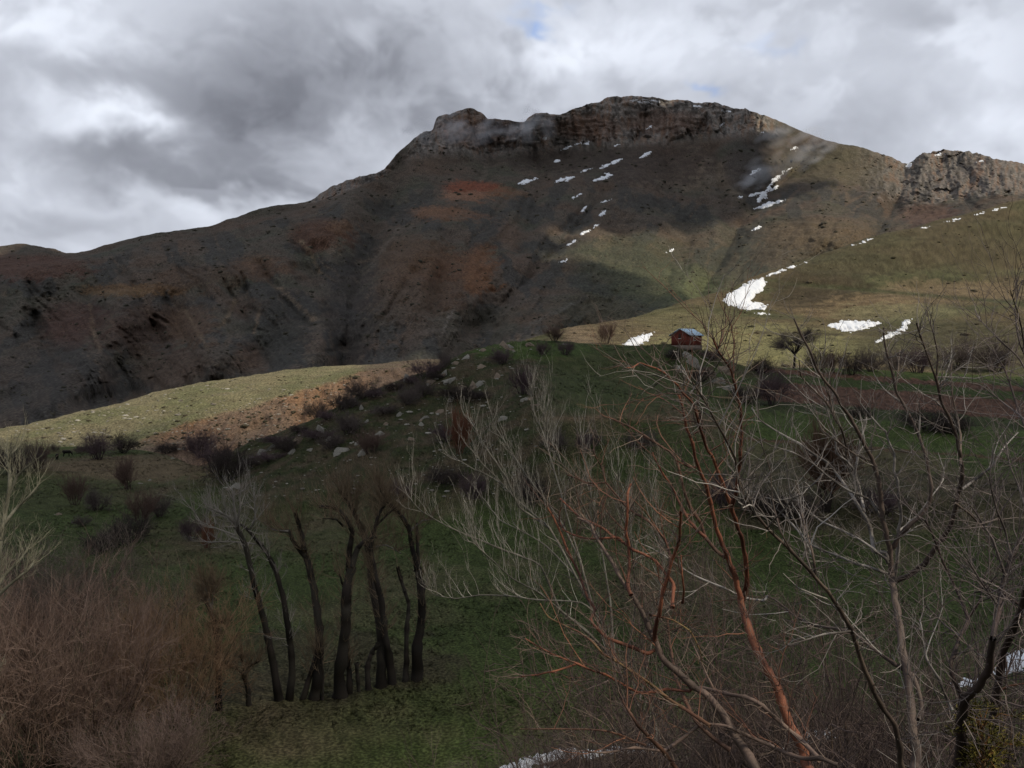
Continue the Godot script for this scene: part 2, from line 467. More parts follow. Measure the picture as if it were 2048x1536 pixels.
# x, y, half width, half height, colour, strength
const M_DABS := [
	[950, 376, 62, 13, 0.235, 0.085, 0.05, 0.95], [930, 392, 50, 10, 0.27, 0.15, 0.095, 0.9], [1010, 385, 40, 9, 0.20, 0.12, 0.07, 0.6],
	[880, 424, 60, 12, 0.22, 0.12, 0.07, 0.85], [905, 432, 75, 10, 0.19, 0.11, 0.07, 0.6],
	[640, 470, 60, 34, 0.125, 0.066, 0.042, 0.8], [680, 452, 30, 12, 0.17, 0.10, 0.06, 0.6],
	[860, 560, 105, 75, 0.125, 0.078, 0.05, 0.85], [960, 545, 34, 55, 0.19, 0.095, 0.05, 0.85], [880, 530, 60, 30, 0.16, 0.085, 0.05, 0.6], [820, 510, 70, 40, 0.13, 0.085, 0.055, 0.7],
	[800, 610, 70, 45, 0.115, 0.085, 0.062, 0.7], [1020, 470, 22, 40, 0.15, 0.10, 0.07, 0.6],
	[270, 578, 110, 11, 0.165, 0.098, 0.05, 0.8], [240, 585, 70, 8, 0.20, 0.13, 0.07, 0.6], [520, 535, 60, 25, 0.15, 0.085, 0.05, 0.6], [400, 555, 90, 24, 0.115, 0.075, 0.05, 0.6],
	[60, 535, 120, 26, 0.12, 0.062, 0.045, 0.75], [150, 650, 70, 45, 0.095, 0.052, 0.04, 0.8], [290, 660, 110, 50, 0.10, 0.062, 0.045, 0.7], [385, 650, 50, 40, 0.13, 0.082, 0.052, 0.7], [350, 740, 90, 40, 0.10, 0.065, 0.045, 0.6], [505, 715, 40, 30, 0.12, 0.07, 0.045, 0.5],
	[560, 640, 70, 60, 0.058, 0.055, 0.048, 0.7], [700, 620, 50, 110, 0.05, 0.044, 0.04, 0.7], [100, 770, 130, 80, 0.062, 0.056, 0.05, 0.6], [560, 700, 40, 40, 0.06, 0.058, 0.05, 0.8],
	[1340, 570, 110, 42, 0.118, 0.128, 0.068, 0.6], [1390, 585, 60, 28, 0.135, 0.15, 0.075, 0.55], [1180, 620, 90, 30, 0.11, 0.098, 0.066, 0.6], [1260, 520, 110, 50, 0.085, 0.088, 0.055, 0.6], [1000, 640, 130, 26, 0.095, 0.085, 0.062, 0.6], [1080, 640, 60, 14, 0.16, 0.10, 0.065, 0.5],
	[1640, 470, 120, 34, 0.14, 0.105, 0.068, 0.7], [1590, 510, 90, 25, 0.10, 0.08, 0.058, 0.6], [1700, 330, 150, 40, 0.13, 0.112, 0.07, 0.7], [1860, 430, 60, 25, 0.15, 0.09, 0.07, 0.6],
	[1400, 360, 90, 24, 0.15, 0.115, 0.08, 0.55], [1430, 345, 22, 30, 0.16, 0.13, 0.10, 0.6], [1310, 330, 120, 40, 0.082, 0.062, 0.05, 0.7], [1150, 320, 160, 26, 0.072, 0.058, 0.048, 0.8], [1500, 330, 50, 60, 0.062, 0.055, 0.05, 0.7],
	[1170, 252, 60, 26, 0.21, 0.10, 0.062, 0.7], [1320, 245, 80, 28, 0.17, 0.10, 0.07, 0.5], [800, 285, 40, 20, 0.13, 0.115, 0.09, 0.5], [1900, 360, 60, 20, 0.21, 0.14, 0.10, 0.5],
]
# pale scree: half width, colour, x, y ...
const M_SCREE := [
	[5, 0.26, 0.19, 0.12, 602, 482, 625, 510, 640, 545], [6, 0.25, 0.18, 0.12, 562, 578, 590, 605, 628, 640], [5, 0.24, 0.17, 0.11, 520, 610, 515, 640, 508, 665],
	[4, 0.23, 0.17, 0.11, 370, 620, 400, 670, 415, 700], [5, 0.20, 0.14, 0.09, 180, 610, 186, 660, 200, 700], [6, 0.17, 0.14, 0.11, 798, 458, 775, 485, 745, 530], [4, 0.2, 0.16, 0.12, 640, 800, 700, 770],
	[7, 0.15, 0.125, 0.10, 975, 290, 972, 340, 960, 362], [9, 0.18, 0.14, 0.10, 1440, 330, 1445, 370, 1480, 395], [7, 0.18, 0.14, 0.10, 1405, 330, 1395, 370, 1370, 380], [6, 0.2, 0.15, 0.1, 1110, 660, 1080, 690, 1060, 710],
	[5, 0.22, 0.16, 0.10, 470, 600, 460, 625, 440, 655], [3, 0.21, 0.18, 0.15, 905, 620, 880, 680], [5, 0.14, 0.13, 0.11, 1180, 590, 1120, 620, 1040, 660],
]

func color_mountain(px: float, py: float, p: Vector3, n: Vector3, k: float) -> Vector3:
	var n1 := noise_a.get_noise_3d(p.x * 0.006, p.y * 0.006, p.z * 0.006)
	var n2 := noise_c.get_noise_3d(p.x * 0.03, p.y * 0.03, p.z * 0.03)
	var n3 := noise_b.get_noise_3d(p.x * 0.11, p.y * 0.11, p.z * 0.11)
	var c := Vector3(0.112, 0.091, 0.072)
	c = blend(c, Vector3(0.125, 0.088, 0.064), n1 * 1.4)
	c = blend(c, Vector3(0.086, 0.084, 0.062), -n1 * 1.6)
	# grey shale faces and the tan wash in the rills between them
	var rill := rill_at(px + 5.0 * n3, py)
	var low := 1.0 - smoothstep(3.6, 4.6, k)
	var face := noise_a.get_noise_2d(px * 0.011 + 30.0, py * 0.011)
	c = blend(c, Vector3(0.066, 0.064, 0.058), low * smoothstep(0.02, 0.2, face + 0.1 * n2) * 0.8)
	c = blend(c, Vector3(0.165, 0.122, 0.086), low * (1.0 - smoothstep(0.0, 0.06, absf(rill.x))) * smoothstep(0.0, 0.3, n2 + face) * 0.7)
	c = blend(c, Vector3(0.07, 0.082, 0.045), smoothstep(1050.0, 1250.0, px) * smoothstep(430.0, 520.0, py) * 0.3)
	var wx := px + 26.0 * n2 + 10.0 * n3
	var wy := py + 12.0 * n2 + 6.0 * n3
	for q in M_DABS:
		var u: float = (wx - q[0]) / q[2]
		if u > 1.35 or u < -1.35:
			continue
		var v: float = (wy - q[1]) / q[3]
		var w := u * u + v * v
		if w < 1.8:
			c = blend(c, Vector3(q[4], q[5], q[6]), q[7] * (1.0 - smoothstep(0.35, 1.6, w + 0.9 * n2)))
	for q in M_SCREE:
		if absf(px - q[4]) < 130.0:
			var w := polyline_near(px + 5.0 * n3, py, q, 4) / float(q[0])
			if w < 1.3:
				c = blend(c, Vector3(q[1], q[2], q[3]), (1.0 - smoothstep(0.2, 1.2, w)) * (0.5 + 0.7 * n2))
	var wall := smoothstep(4.8, 5.1, k) * smoothstep(790.0, 860.0, px) * (1.0 - smoothstep(1500.0, 1600.0, px))
	var crag := maxf(smoothstep(3.3, 3.9, k + 0.5 * n2) * smoothstep(1680.0, 1850.0, px), smoothstep(4.9, 5.3, k) * smoothstep(600.0, 650.0, px) * (1.0 - smoothstep(760.0, 800.0, px)))
	var rock := maxf(wall, crag)
	if rock > 0.0:
		var st := 0.6 * noise_c.get_noise_2d(px * 0.09, py * 0.03) + 0.22 * noise_k.get_noise_2d(px * 0.045 + py * 0.006, py * 0.016)
		var rc := Vector3(0.33, 0.30, 0.27)
		rc = blend(rc, Vector3(0.31, 0.21, 0.155), st * 2.6)
		rc = blend(rc, Vector3(0.11, 0.10, 0.092), -st * 2.8)
		for q in [[1175, 255, 70, 28], [1330, 245, 90, 26], [960, 260, 90, 40]]:
			var u: float = (wx - q[0]) / q[2]
			var v: float = (wy - q[1]) / q[3]
			rc = blend(rc, Vector3(0.22, 0.125, 0.085), 0.5 * (1.0 - smoothstep(0.3, 1.3, u * u + v * v)))
		c = blend(c, rc, rock * (0.85 + 0.3 * n3))
	var n4 := noise_b.get_noise_3d(p.x * 0.3, p.y * 0.3, p.z * 0.3)
	c *= 1.0 - 0.25 * crag
	return c * (1.0 + 0.26 * n2 + 0.20 * n3 + 0.18 * n4)

func color_ground(px: float, py: float, p: Vector3, n: Vector3, k: float) -> Vector3:
	var n1 := noise_a.get_noise_2d(p.x * 0.03, p.z * 0.03)
	var n2 := noise_c.get_noise_2d(p.x * 0.16, p.z * 0.16)
	var n3 := noise_b.get_noise_2d(p.x * 0.7, p.z * 0.7)
	var green := Vector3(0.049, 0.065, 0.021)
	var dead := Vector3(0.084, 0.068, 0.040)
	var c := blend(green, dead, 0.16 + 1.0 * n1 + 0.35 * n2)
	# the knoll is poorer grass
	var knoll := smoothstep(400.0, 520.0, px + 60.0 * n1) * (1.0 - smoothstep(1050.0, 1180.0, px)) * (1.0 - smoothstep(960.0, 1040.0, py))
	c = blend(c, blend(Vector3(0.042, 0.048, 0.020), Vector3(0.066, 0.052, 0.032), 0.5 + 1.5 * n2), knoll)
	# fresh grass on the crest
	var u := (px - 1080.0) / 150.0
	var v := (py - 700.0) / 22.0
	c = blend(c, Vector3(0.058, 0.090, 0.024), 0.8 * (1.0 - smoothstep(0.4, 1.4, u * u + v * v + 0.6 * n2)))
	u = (px - 1230.0) / 130.0
	v = (py - 760.0) / 60.0
	c = blend(c, Vector3(0.050, 0.060, 0.022), 0.8 * (1.0 - smoothstep(0.5, 1.5, u * u + v * v + 0.8 * n2)))
	# dry hayfield in the valley
	u = (px - 250.0) / 190.0
	v = (py - 938.0) / 26.0
	c = blend(c, Vector3(0.125, 0.092, 0.055), 0.9 * (1.0 - smoothstep(0.6, 1.4, u * u + v * v + 0.7 * n2)))
	u = (px - 100.0) / 140.0
	v = (py - 985.0) / 40.0
	c = blend(c, Vector3(0.056, 0.062, 0.024), 0.7 * (1.0 - smoothstep(0.5, 1.5, u * u + v * v + 0.6 * n2)))
	# terraces on the right
	if px > 1380.0 and py < 1060.0:
		var side := smoothstep(1430.0, 1520.0, px + 40.0 * n2)
		var b := py - 0.075 * (px - 1711.0) + 4.0 * n2 + 1.5 * n3
		var t := c
		var soil := Vector3(0.098, 0.054, 0.036) * (1.0 + 0.25 * n3)
		var sward := Vector3(0.056, 0.076, 0.023)
		if b < 749.0:
			t = sward * 0.95
		elif b < 759.0:
			t = soil
		elif b < 776.0:
			t = sward * 0.8
		elif b < 814.0:
			t = soil
		elif b < 836.0:
			t = Vector3(0.045, 0.055, 0.022)
		elif b < 892.0:
			t = blend(sward, Vector3(0.062, 0.086, 0.025), 0.5 + n1)
		elif b < 897.0:
			t = Vector3(0.09, 0.06, 0.035)
		elif b < 935.0:
			t = blend(Vector3(0.085, 0.075, 0.038), sward, 0.3 + n1)
		else:
			t = blend(Vector3(0.052, 0.050, 0.026), dead, 0.4 + n2)
		if b < 836.0 and px < 1530.0:
			side *= smoothstep(1500.0, 1540.0, px)
		c = blend(c, t, side)
	# the worn edge of the little field below the hut
	var edge := exp(-pow((py - 836.0) / 7.0, 2.0)) * smoothstep(1020.0, 1060.0, px) * (1.0 - smoothstep(1360.0, 1420.0, px))
	c = blend(c, Vector3(0.12, 0.085, 0.052), edge * (0.7 + 0.6 * n2))
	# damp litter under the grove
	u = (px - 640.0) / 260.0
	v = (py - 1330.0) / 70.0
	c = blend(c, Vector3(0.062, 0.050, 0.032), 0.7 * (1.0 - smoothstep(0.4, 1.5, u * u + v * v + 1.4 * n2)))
	var n4 := noise_b.get_noise_2d(p.x * 1.9, p.z * 1.9)
	return c * (1.30 + 0.36 * n2 + 0.34 * n3 + 0.25 * n4)

func color_ridge(px: float, py: float, p: Vector3, n: Vector3, k: float) -> Vector3:
	var n1 := noise_a.get_noise_2d(p.x * 0.025, p.z * 0.025)
	var n2 := noise_c.get_noise_2d(p.x * 0.12, p.z * 0.12)
	var n3 := noise_b.get_noise_2d(p.x * 0.5, p.z * 0.5)
	var c := blend(Vector3(0.235, 0.205, 0.12), Vector3(0.165, 0.162, 0.085), 0.35 + 1.3 * n1 + 0.5 * n2)
	var below := polyline_side(px, py + 9.0 * n2)
	var scarp := smoothstep(-4.0, 6.0, below) * smoothstep(230.0, 330.0, px + 40.0 * n2)
	var sc := blend(Vector3(0.22, 0.15, 0.105), Vector3(0.27, 0.16, 0.095), 0.4 + 1.6 * n1)
	sc = blend(sc, Vector3(0.15, 0.115, 0.08), 0.5 * n2 + 0.2)
	c = blend(c, sc, scarp)
	c = blend(c, Vector3(0.125, 0.092, 0.07), smoothstep(690.0, 760.0, px) * (0.8 + 0.4 * n2))
	var lane := noise_b.get_noise_2d(p.x * 0.06, p.y * 1.2)
	return c * (1.0 + 0.22 * n2 + 0.24 * n3 + 0.12 * lane)

func polyline_side(px: float, py: float) -> float:
	# how far below the break between the pasture and the bare bank
	const L := [240, 897, 300, 872, 400, 838, 500, 815, 560, 793, 650, 769, 720, 742, 880, 724]
	for k in range(0, L.size() - 2, 2):
		if px <= L[k + 2]:
			return py - lerpf(L[k + 1], L[k + 3], clampf((px - L[k]) / float(L[k + 2] - L[k]), 0.0, 1.0))
	return py - 722.0

const H_DABS := [
	[1480, 690, 230, 42, 0.225, 0.205, 0.10, 0.9], [1620, 700, 110, 28, 0.20, 0.19, 0.09, 0.7], [1690, 612, 150, 24, 0.20, 0.145, 0.085, 0.85], [1900, 585, 150, 22, 0.20, 0.15, 0.09, 0.8], [1800, 625, 130, 18, 0.20, 0.185, 0.10, 0.7],
	[1640, 570, 90, 32, 0.072, 0.058, 0.036, 0.85], [1600, 600, 60, 22, 0.075, 0.06, 0.038, 0.8], [1850, 500, 220, 42, 0.095, 0.082, 0.048, 0.7], [1700, 530, 120, 24, 0.085, 0.078, 0.045, 0.7], [1960, 470, 140, 50, 0.105, 0.088, 0.052, 0.6],
	[1930, 690, 190, 48, 0.088, 0.078, 0.046, 0.85], [1760, 695, 70, 26, 0.10, 0.095, 0.05, 0.6], [1230, 660, 110, 26, 0.15, 0.115, 0.07, 0.8], [1380, 640, 110, 22, 0.15, 0.14, 0.072, 0.6], [1590, 668, 90, 5, 0.075, 0.062, 0.04, 0.8], [1160, 675, 40, 22, 0.20, 0.15, 0.10, 0.6],
]

func color_hillside(px: float, py: float, p: Vector3, n: Vector3, k: float) -> Vector3:
	var n1 := noise_a.get_noise_2d(p.x * 0.015, p.z * 0.015)
	var n2 := noise_c.get_noise_2d(p.x * 0.08, p.z * 0.08)
	var n3 := noise_b.get_noise_2d(p.x * 0.4, p.z * 0.4)
	var c := blend(Vector3(0.135, 0.108, 0.062), Vector3(0.098, 0.098, 0.05), 0.4 + 1.3 * n1)
	var wx := px + 30.0 * n2
	var wy := py + 8.0 * n2 + 3.0 * n3
	for q in H_DABS:
		var u: float = (wx - q[0]) / q[2]
		var v: float = (wy - q[1]) / q[3]
		var w := u * u + v * v
		if w < 1.8:
			c = blend(c, Vector3(q[4], q[5], q[6]), q[7] * (1.0 - smoothstep(0.5, 1.6, w)))
	var ty := 563.0 + (px - 1530.0) * 0.085
	c = blend(c, Vector3(0.075, 0.082, 0.042), 0.9 * exp(-pow((py - ty + 1.5 * n2) / 4.0, 2.0)) * smoothstep(1540.0, 1640.0, px))
	var lane := noise_b.get_noise_2d(p.x * 0.05, p.y * 0.9 + p.x * 0.02)
	return c * (1.0 + 0.28 * n2 + 0.24 * n3 + 0.22 * lane)

func sheet_mesh(s: Sheet, kind: String, counts: Array, called: String, m: Material, i0 := 0, i1 := -1) -> MeshInstance3D:
	if i1 < 0:
		i1 = s.ni - 1
	var ks := PackedFloat32Array()
	for k in counts.size():
		for q in counts[k]:
			ks.append(k + float(q) / counts[k])
	ks.append(counts.size())
	var col := PackedColorArray()
	col.resize(s.ni * s.nj)
	for i in s.ni:
		var px := s.p0 + i * s.dp
		for j in s.nj:
			var o := i * s.nj + j
			var c := Vector3.ZERO
			match kind:
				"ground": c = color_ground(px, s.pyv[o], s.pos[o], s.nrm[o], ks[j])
				"ridge": c = color_ridge(px, s.pyv[o], s.pos[o], s.nrm[o], ks[j])
				"hillside": c = color_hillside(px, s.pyv[o], s.pos[o], s.nrm[o], ks[j])
				"mountain": c = color_mountain(px, s.pyv[o], s.pos[o], s.nrm[o], ks[j])
			c *= 1.42
			col[o] = Color(c.x, c.y, c.z)
	var idx := PackedInt32Array()
	idx.resize((i1 - i0) * (s.nj - 1) * 6)
	var w := 0
	for i in range(i0, i1):
		for j in s.nj - 1:
			var a := i * s.nj + j
			var b := a + s.nj
			idx[w] = a
			idx[w + 1] = a + 1
			idx[w + 2] = b
			idx[w + 3] = b
			idx[w + 4] = a + 1
			idx[w + 5] = b + 1
			w += 6
	var arr := []
	arr.resize(Mesh.ARRAY_MAX)
	arr[Mesh.ARRAY_VERTEX] = s.pos
	arr[Mesh.ARRAY_NORMAL] = s.nrm
	arr[Mesh.ARRAY_COLOR] = col
	arr[Mesh.ARRAY_INDEX] = idx
	var mesh := ArrayMesh.new()
	mesh.add_surface_from_arrays(Mesh.PRIMITIVE_TRIANGLES, arr)
	var o := MeshInstance3D.new()
	o.mesh = mesh
	o.material_override = m
	o.name = called
	o.set_meta("kind", "structure")
	add_child(o)
	return o

const G_N := [4, 6, 8, 40, 60, 22, 26, 26, 26, 30, 16, 4]
const R_N := [3, 34, 40, 6]
const H_N := [8, 22, 30, 34, 34, 6]
const M_N := [10, 40, 48, 50, 46, 46, 4]

func build_terrain() -> void:
	G = loft(G_ROWS, -350, 2398, 3.6, G_N, "ground")
	R = loft(R_ROWS, -400, 1000, 4.0, R_N, "ridge")
	H = loft(H_ROWS, 1052, 2448, 4.0, H_N, "hillside")
	M = loft(M_ROWS, -350, 2398, 3.2, M_N, "mountain")
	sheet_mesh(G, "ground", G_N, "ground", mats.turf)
	sheet_mesh(R, "ridge", R_N, "ridge", mats.earth)
	sheet_mesh(H, "hillside", H_N, "hillside", mats.earth)
	sheet_mesh(M, "mountain", M_N, "mountain", mats.rock)
	# the bank goes on behind the eye, and the plain lies under it all
	var st := SurfaceTool.new()
	st.begin(Mesh.PRIMITIVE_TRIANGLES)
	for i in 40:
		var a0 := lerpf(0.66, TAU - 0.66, i / 40.0)
		var a1 := lerpf(0.66, TAU - 0.66, (i + 1) / 40.0)
		var rr := [1.5, 20.0, 80.0, 300.0, 900.0]
		for k in 4:
			var q := []
			for w in [[a0, rr[k]], [a0, rr[k + 1]], [a1, rr[k + 1]], [a1, rr[k]]]:
				var back: float = -cos(w[0])
				q.append(Vector3(sin(w[0]) * w[1], -1.66 + w[1] * (0.28 * back - 0.02), -cos(w[0]) * w[1]))
			for t in [0, 1, 2, 0, 2, 3]:
				st.set_color(Color(0.07, 0.066, 0.034))
				st.add_vertex(q[t])
	st.generate_normals()
	var back_bank := MeshInstance3D.new()
	back_bank.name = "bank"
	back_bank.mesh = st.commit()
	back_bank.material_override = mats.turf
	back_bank.set_meta("kind", "structure")
	add_child(back_bank)
	var plain := PlaneMesh.new()
	plain.size = Vector2(16000, 16000)
	var po := MeshInstance3D.new()
	po.name = "plain"
	po.mesh = plain
	po.position.y = -190
	po.material_override = mats.plain
	po.set_meta("kind", "structure")
	add_child(po)

# ---------------------------------------------------------------- materials
func grain(freq: float, lo: float, hi: float, size: int, sd: int, oct := 4) -> ImageTexture:
	var n := FastNoiseLite.new()
	n.seed = sd
	n.frequency = freq
	n.fractal_octaves = oct
	var im := n.get_seamless_image(size, size)
	im.convert(Image.FORMAT_RGB8)
	for y in size:
		for x in size:
			var v := lerpf(lo, hi, im.get_pixel(x, y).r)
			im.set_pixel(x, y, Color(v, v, v))
	return ImageTexture.create_from_image(im)

func mat(called: String, c: Color, rough := 1.0) -> StandardMaterial3D:
	var m := StandardMaterial3D.new()
	m.resource_name = called
	m.albedo_color = c.linear_to_srgb()
	m.roughness = rough
	m.metallic_specular = 0.2
	return m

func make_materials() -> void:
	var g1 := grain(0.02, 0.70, 1.0, 256, 5, 5)
	var g2 := grain(0.05, 0.38, 1.0, 512, 6, 5)
	for k in [["turf", g2, 0.13, 14.0], ["earth", g2, 0.05, 0.0], ["rock", g2, 0.0125, 0.0]]:
		var m := mat(k[0], Color.WHITE)
		m.vertex_color_use_as_albedo = true
		m.albedo_texture = k[1]
		m.uv1_triplanar = true
		m.uv1_world_triplanar = true
		m.uv1_scale = Vector3.ONE * k[2]
		if k[3] > 0.0:
			m.heightmap_enabled = true
			m.heightmap_texture = k[1]
			m.heightmap_scale = k[3]
		mats[k[0]] = m
	mats.plain = mat("plain", Color(0.09, 0.085, 0.05))
	mats.cloud = mat("cloud", Color(0.9, 0.9, 0.92))
	mats.cloud.backlight_enabled = true
	mats.cloud.backlight = Color(0.9, 0.9, 0.92)
	var snow := mat("snow", Color(0.80, 0.83, 0.87), 0.7)
	snow.vertex_color_use_as_albedo = true
	snow.albedo_texture = grain(0.03, 0.88, 1.0, 128, 8)
	snow.uv1_triplanar = true
	snow.uv1_world_triplanar = true
	snow.uv1_scale = Vector3.ONE * 0.2
	mats.snow = snow
	var gb := grain(0.06, 0.60, 1.0, 256, 9, 5)
	# bark and twigs: the colour lies on the vertices
	var b := mat("bark", Color.WHITE, 0.85)
	b.vertex_color_use_as_albedo = true
	b.albedo_texture = gb
	b.uv1_triplanar = true
	b.uv1_scale = Vector3(3.0, 0.8, 3.0)
	b.heightmap_enabled = true
	b.heightmap_texture = gb
	b.heightmap_scale = 2.0
	mats.bark = b
	var nb := mat("near_bark", Color.WHITE, 0.62)
	nb.metallic_specular = 0.3
	nb.vertex_color_use_as_albedo = true
	nb.albedo_texture = gb
	nb.uv1_triplanar = true
	nb.uv1_scale = Vector3(9.0, 5.0, 9.0)
	nb.heightmap_enabled = true
	nb.heightmap_texture = gb
	nb.heightmap_scale = 0.3
	mats.near_bark = nb
	var tw := mat("twig", Color.WHITE, 0.9)
	tw.vertex_color_use_as_albedo = true
	mats.twig = tw
	var nt := mat("near_twig", Color.WHITE, 0.65)
	nt.metallic_specular = 0.3
	nt.vertex_color_use_as_albedo = true
	mats.near_twig = nt
	var st := mat("stone", Color.WHITE, 0.95)
	st.vertex_color_use_as_albedo = true
	st.albedo_texture = gb
	st.uv1_triplanar = true
	st.uv1_scale = Vector3.ONE * 0.7
	st.heightmap_enabled = true
	st.heightmap_texture = gb
	st.heightmap_scale = 10.0
	mats.stone = st
	var gm := mat("grass", Color.WHITE, 0.9)
	gm.vertex_color_use_as_albedo = true
	gm.backlight_enabled = true
	gm.backlight = Color(0.8, 0.8, 0.8)
	mats.grass = gm
	mats.hide = mat("hide", Color(0.012, 0.010, 0.009), 0.8)

# ---------------------------------------------------------------- helpers for things
func numbered(called: String) -> String:
	used[called] = used.get(called, 0) + 1
	return called if used[called] == 1 else "%s_%03d" % [called, used[called] - 1]

func thing(called: String, label: String, category: String, where := Vector3.ZERO, group := "") -> Node3D:
	var o := Node3D.new()
	o.name = numbered(called)
	o.position = where
	tag(o, label, category, group)
	add_child(o)
	return o

func tag(o: Node, label: String, category: String, group := "", kind := "") -> void:
	if label:
		o.set_meta("label", label)
	if category:
		o.set_meta("category", category)
	if group:
		o.set_meta("group", group)
	if kind:
		o.set_meta("kind", kind)

func put(mesh: Mesh, called: String, m: Material, parent: Node3D, where := Vector3.ZERO) -> MeshInstance3D:
	var o := MeshInstance3D.new()
	o.mesh = mesh
	o.material_override = m
	o.position = where
	if parent == self:
		o.name = numbered(called)
		add_child(o)
	else:
		o.name = called
		parent.add_child(o, true)
	return o

func copy(o: Node3D, where: Vector3, turn: float, scale: Vector3, label := "", group := "") -> Node3D:
	var c: Node3D = o.duplicate()
	var stem := String(o.name)
	if stem.length() > 4 and stem.substr(stem.length() - 4, 1) == "_" and stem.right(3).is_valid_int():
		stem = stem.left(stem.length() - 4)
	c.name = numbered(stem)
	c.position = where
	c.rotation = Vector3(0, turn, 0)
	c.scale = scale
	tag(c, label, "", group)
	add_child(c)
	return c

class MB:
	var v := PackedVector3Array()
	var n := PackedVector3Array()
	var c := PackedColorArray()
	var idx := PackedInt32Array()
	func mesh() -> ArrayMesh:
		var arr := []
		arr.resize(Mesh.ARRAY_MAX)
		arr[Mesh.ARRAY_VERTEX] = v
		arr[Mesh.ARRAY_NORMAL] = n
		arr[Mesh.ARRAY_COLOR] = c
		arr[Mesh.ARRAY_INDEX] = idx
		var m := ArrayMesh.new()
		m.add_surface_from_arrays(Mesh.PRIMITIVE_TRIANGLES, arr)
		return m
	func tube(pts: PackedVector3Array, rad: PackedFloat32Array, sides: int, col: PackedColorArray) -> void:
		var m := pts.size()
		var base := v.size()
		var side := Vector3.ZERO
		for k in m:
			var dir := (pts[mini(k + 1, m - 1)] - pts[maxi(k - 1, 0)]).normalized()
			if k == 0:
				side = dir.cross(Vector3(0.31, 0.2, 0.93))
				if side.length_squared() < 0.01:
					side = dir.cross(Vector3(1, 0, 0))
			side = (side - dir * dir.dot(side)).normalized()
			var up := dir.cross(side)
			var r := rad[k]
			var cc := col[k]
			for q in sides:
				var a := TAU * q / sides
				var nn := side * cos(a) + up * sin(a)
				v.append(pts[k] + nn * r)
				n.append(nn)
				c.append(cc)
		for k in m - 1:
			var o := base + k * sides
			for q in sides:
				var q2 := (q + 1) % sides
				idx.append(o + q)
				idx.append(o + sides + q)
				idx.append(o + q2)
				idx.append(o + q2)
				idx.append(o + sides + q)
				idx.append(o + sides + q2)
	func blob(centre: Vector3, half: Vector3, noise: FastNoiseLite, f: float, amp: float, sub: int, c0: Color, c1: Color, flat := -9.0) -> void:
		# a lumpy closed stone or cloud
		var base := v.size()
		var rows := sub
		var cols := sub * 2
		for i in rows + 1:
			var th := PI * i / rows
			for j in cols + 1:
				var ph := TAU * j / cols
				var d := Vector3(sin(th) * cos(ph), cos(th), sin(th) * sin(ph))
				var q := Vector3(d.x, d.y, d.z) * half
				var s := 1.0 + amp * noise.get_noise_3d(centre.x * 0.37 + q.x * f, centre.y * 0.37 + q.y * f, centre.z * 0.37 + q.z * f)
				var p := q * s
				p.y = maxf(p.y, flat * half.y)
				v.append(centre + p)
				var t := noise.get_noise_3d(q.x * f * 3.0 + 9.0, q.y * f * 3.0 + centre.x, q.z * f * 3.0)
				c.append(c0.lerp(c1, clampf(0.5 + t * 1.3, 0.0, 1.0)))
				n.append(d)
		for i in rows:
			for j in cols:
				var a := base + i * (cols + 1) + j
				var b := a + cols + 1
				for w in [a, b, a + 1, a + 1, b, b + 1]:
					idx.append(w)
		# normals from the faces
		for k in range(base, v.size()):
			n[k] = Vector3.ZERO
		var start := idx.size() - rows * cols * 6
		for k in range(start, idx.size(), 3):
			var f0 := (v[idx[k + 1]] - v[idx[k]]).cross(v[idx[k + 2]] - v[idx[k]])
			for w in 3:
				n[idx[k + w]] -= f0
		for i in rows + 1:
			var a := base + i * (cols + 1)
			var sum := n[a] + n[a + cols]
			n[a] = sum
			n[a + cols] = sum
		for k in range(base, v.size()):
			var d := v[k] - centre
			n[k] = n[k].normalized() if n[k].length() > 0.0 else d.normalized()
			if n[k].dot(d) < 0.0:
				n[k] = -n[k]

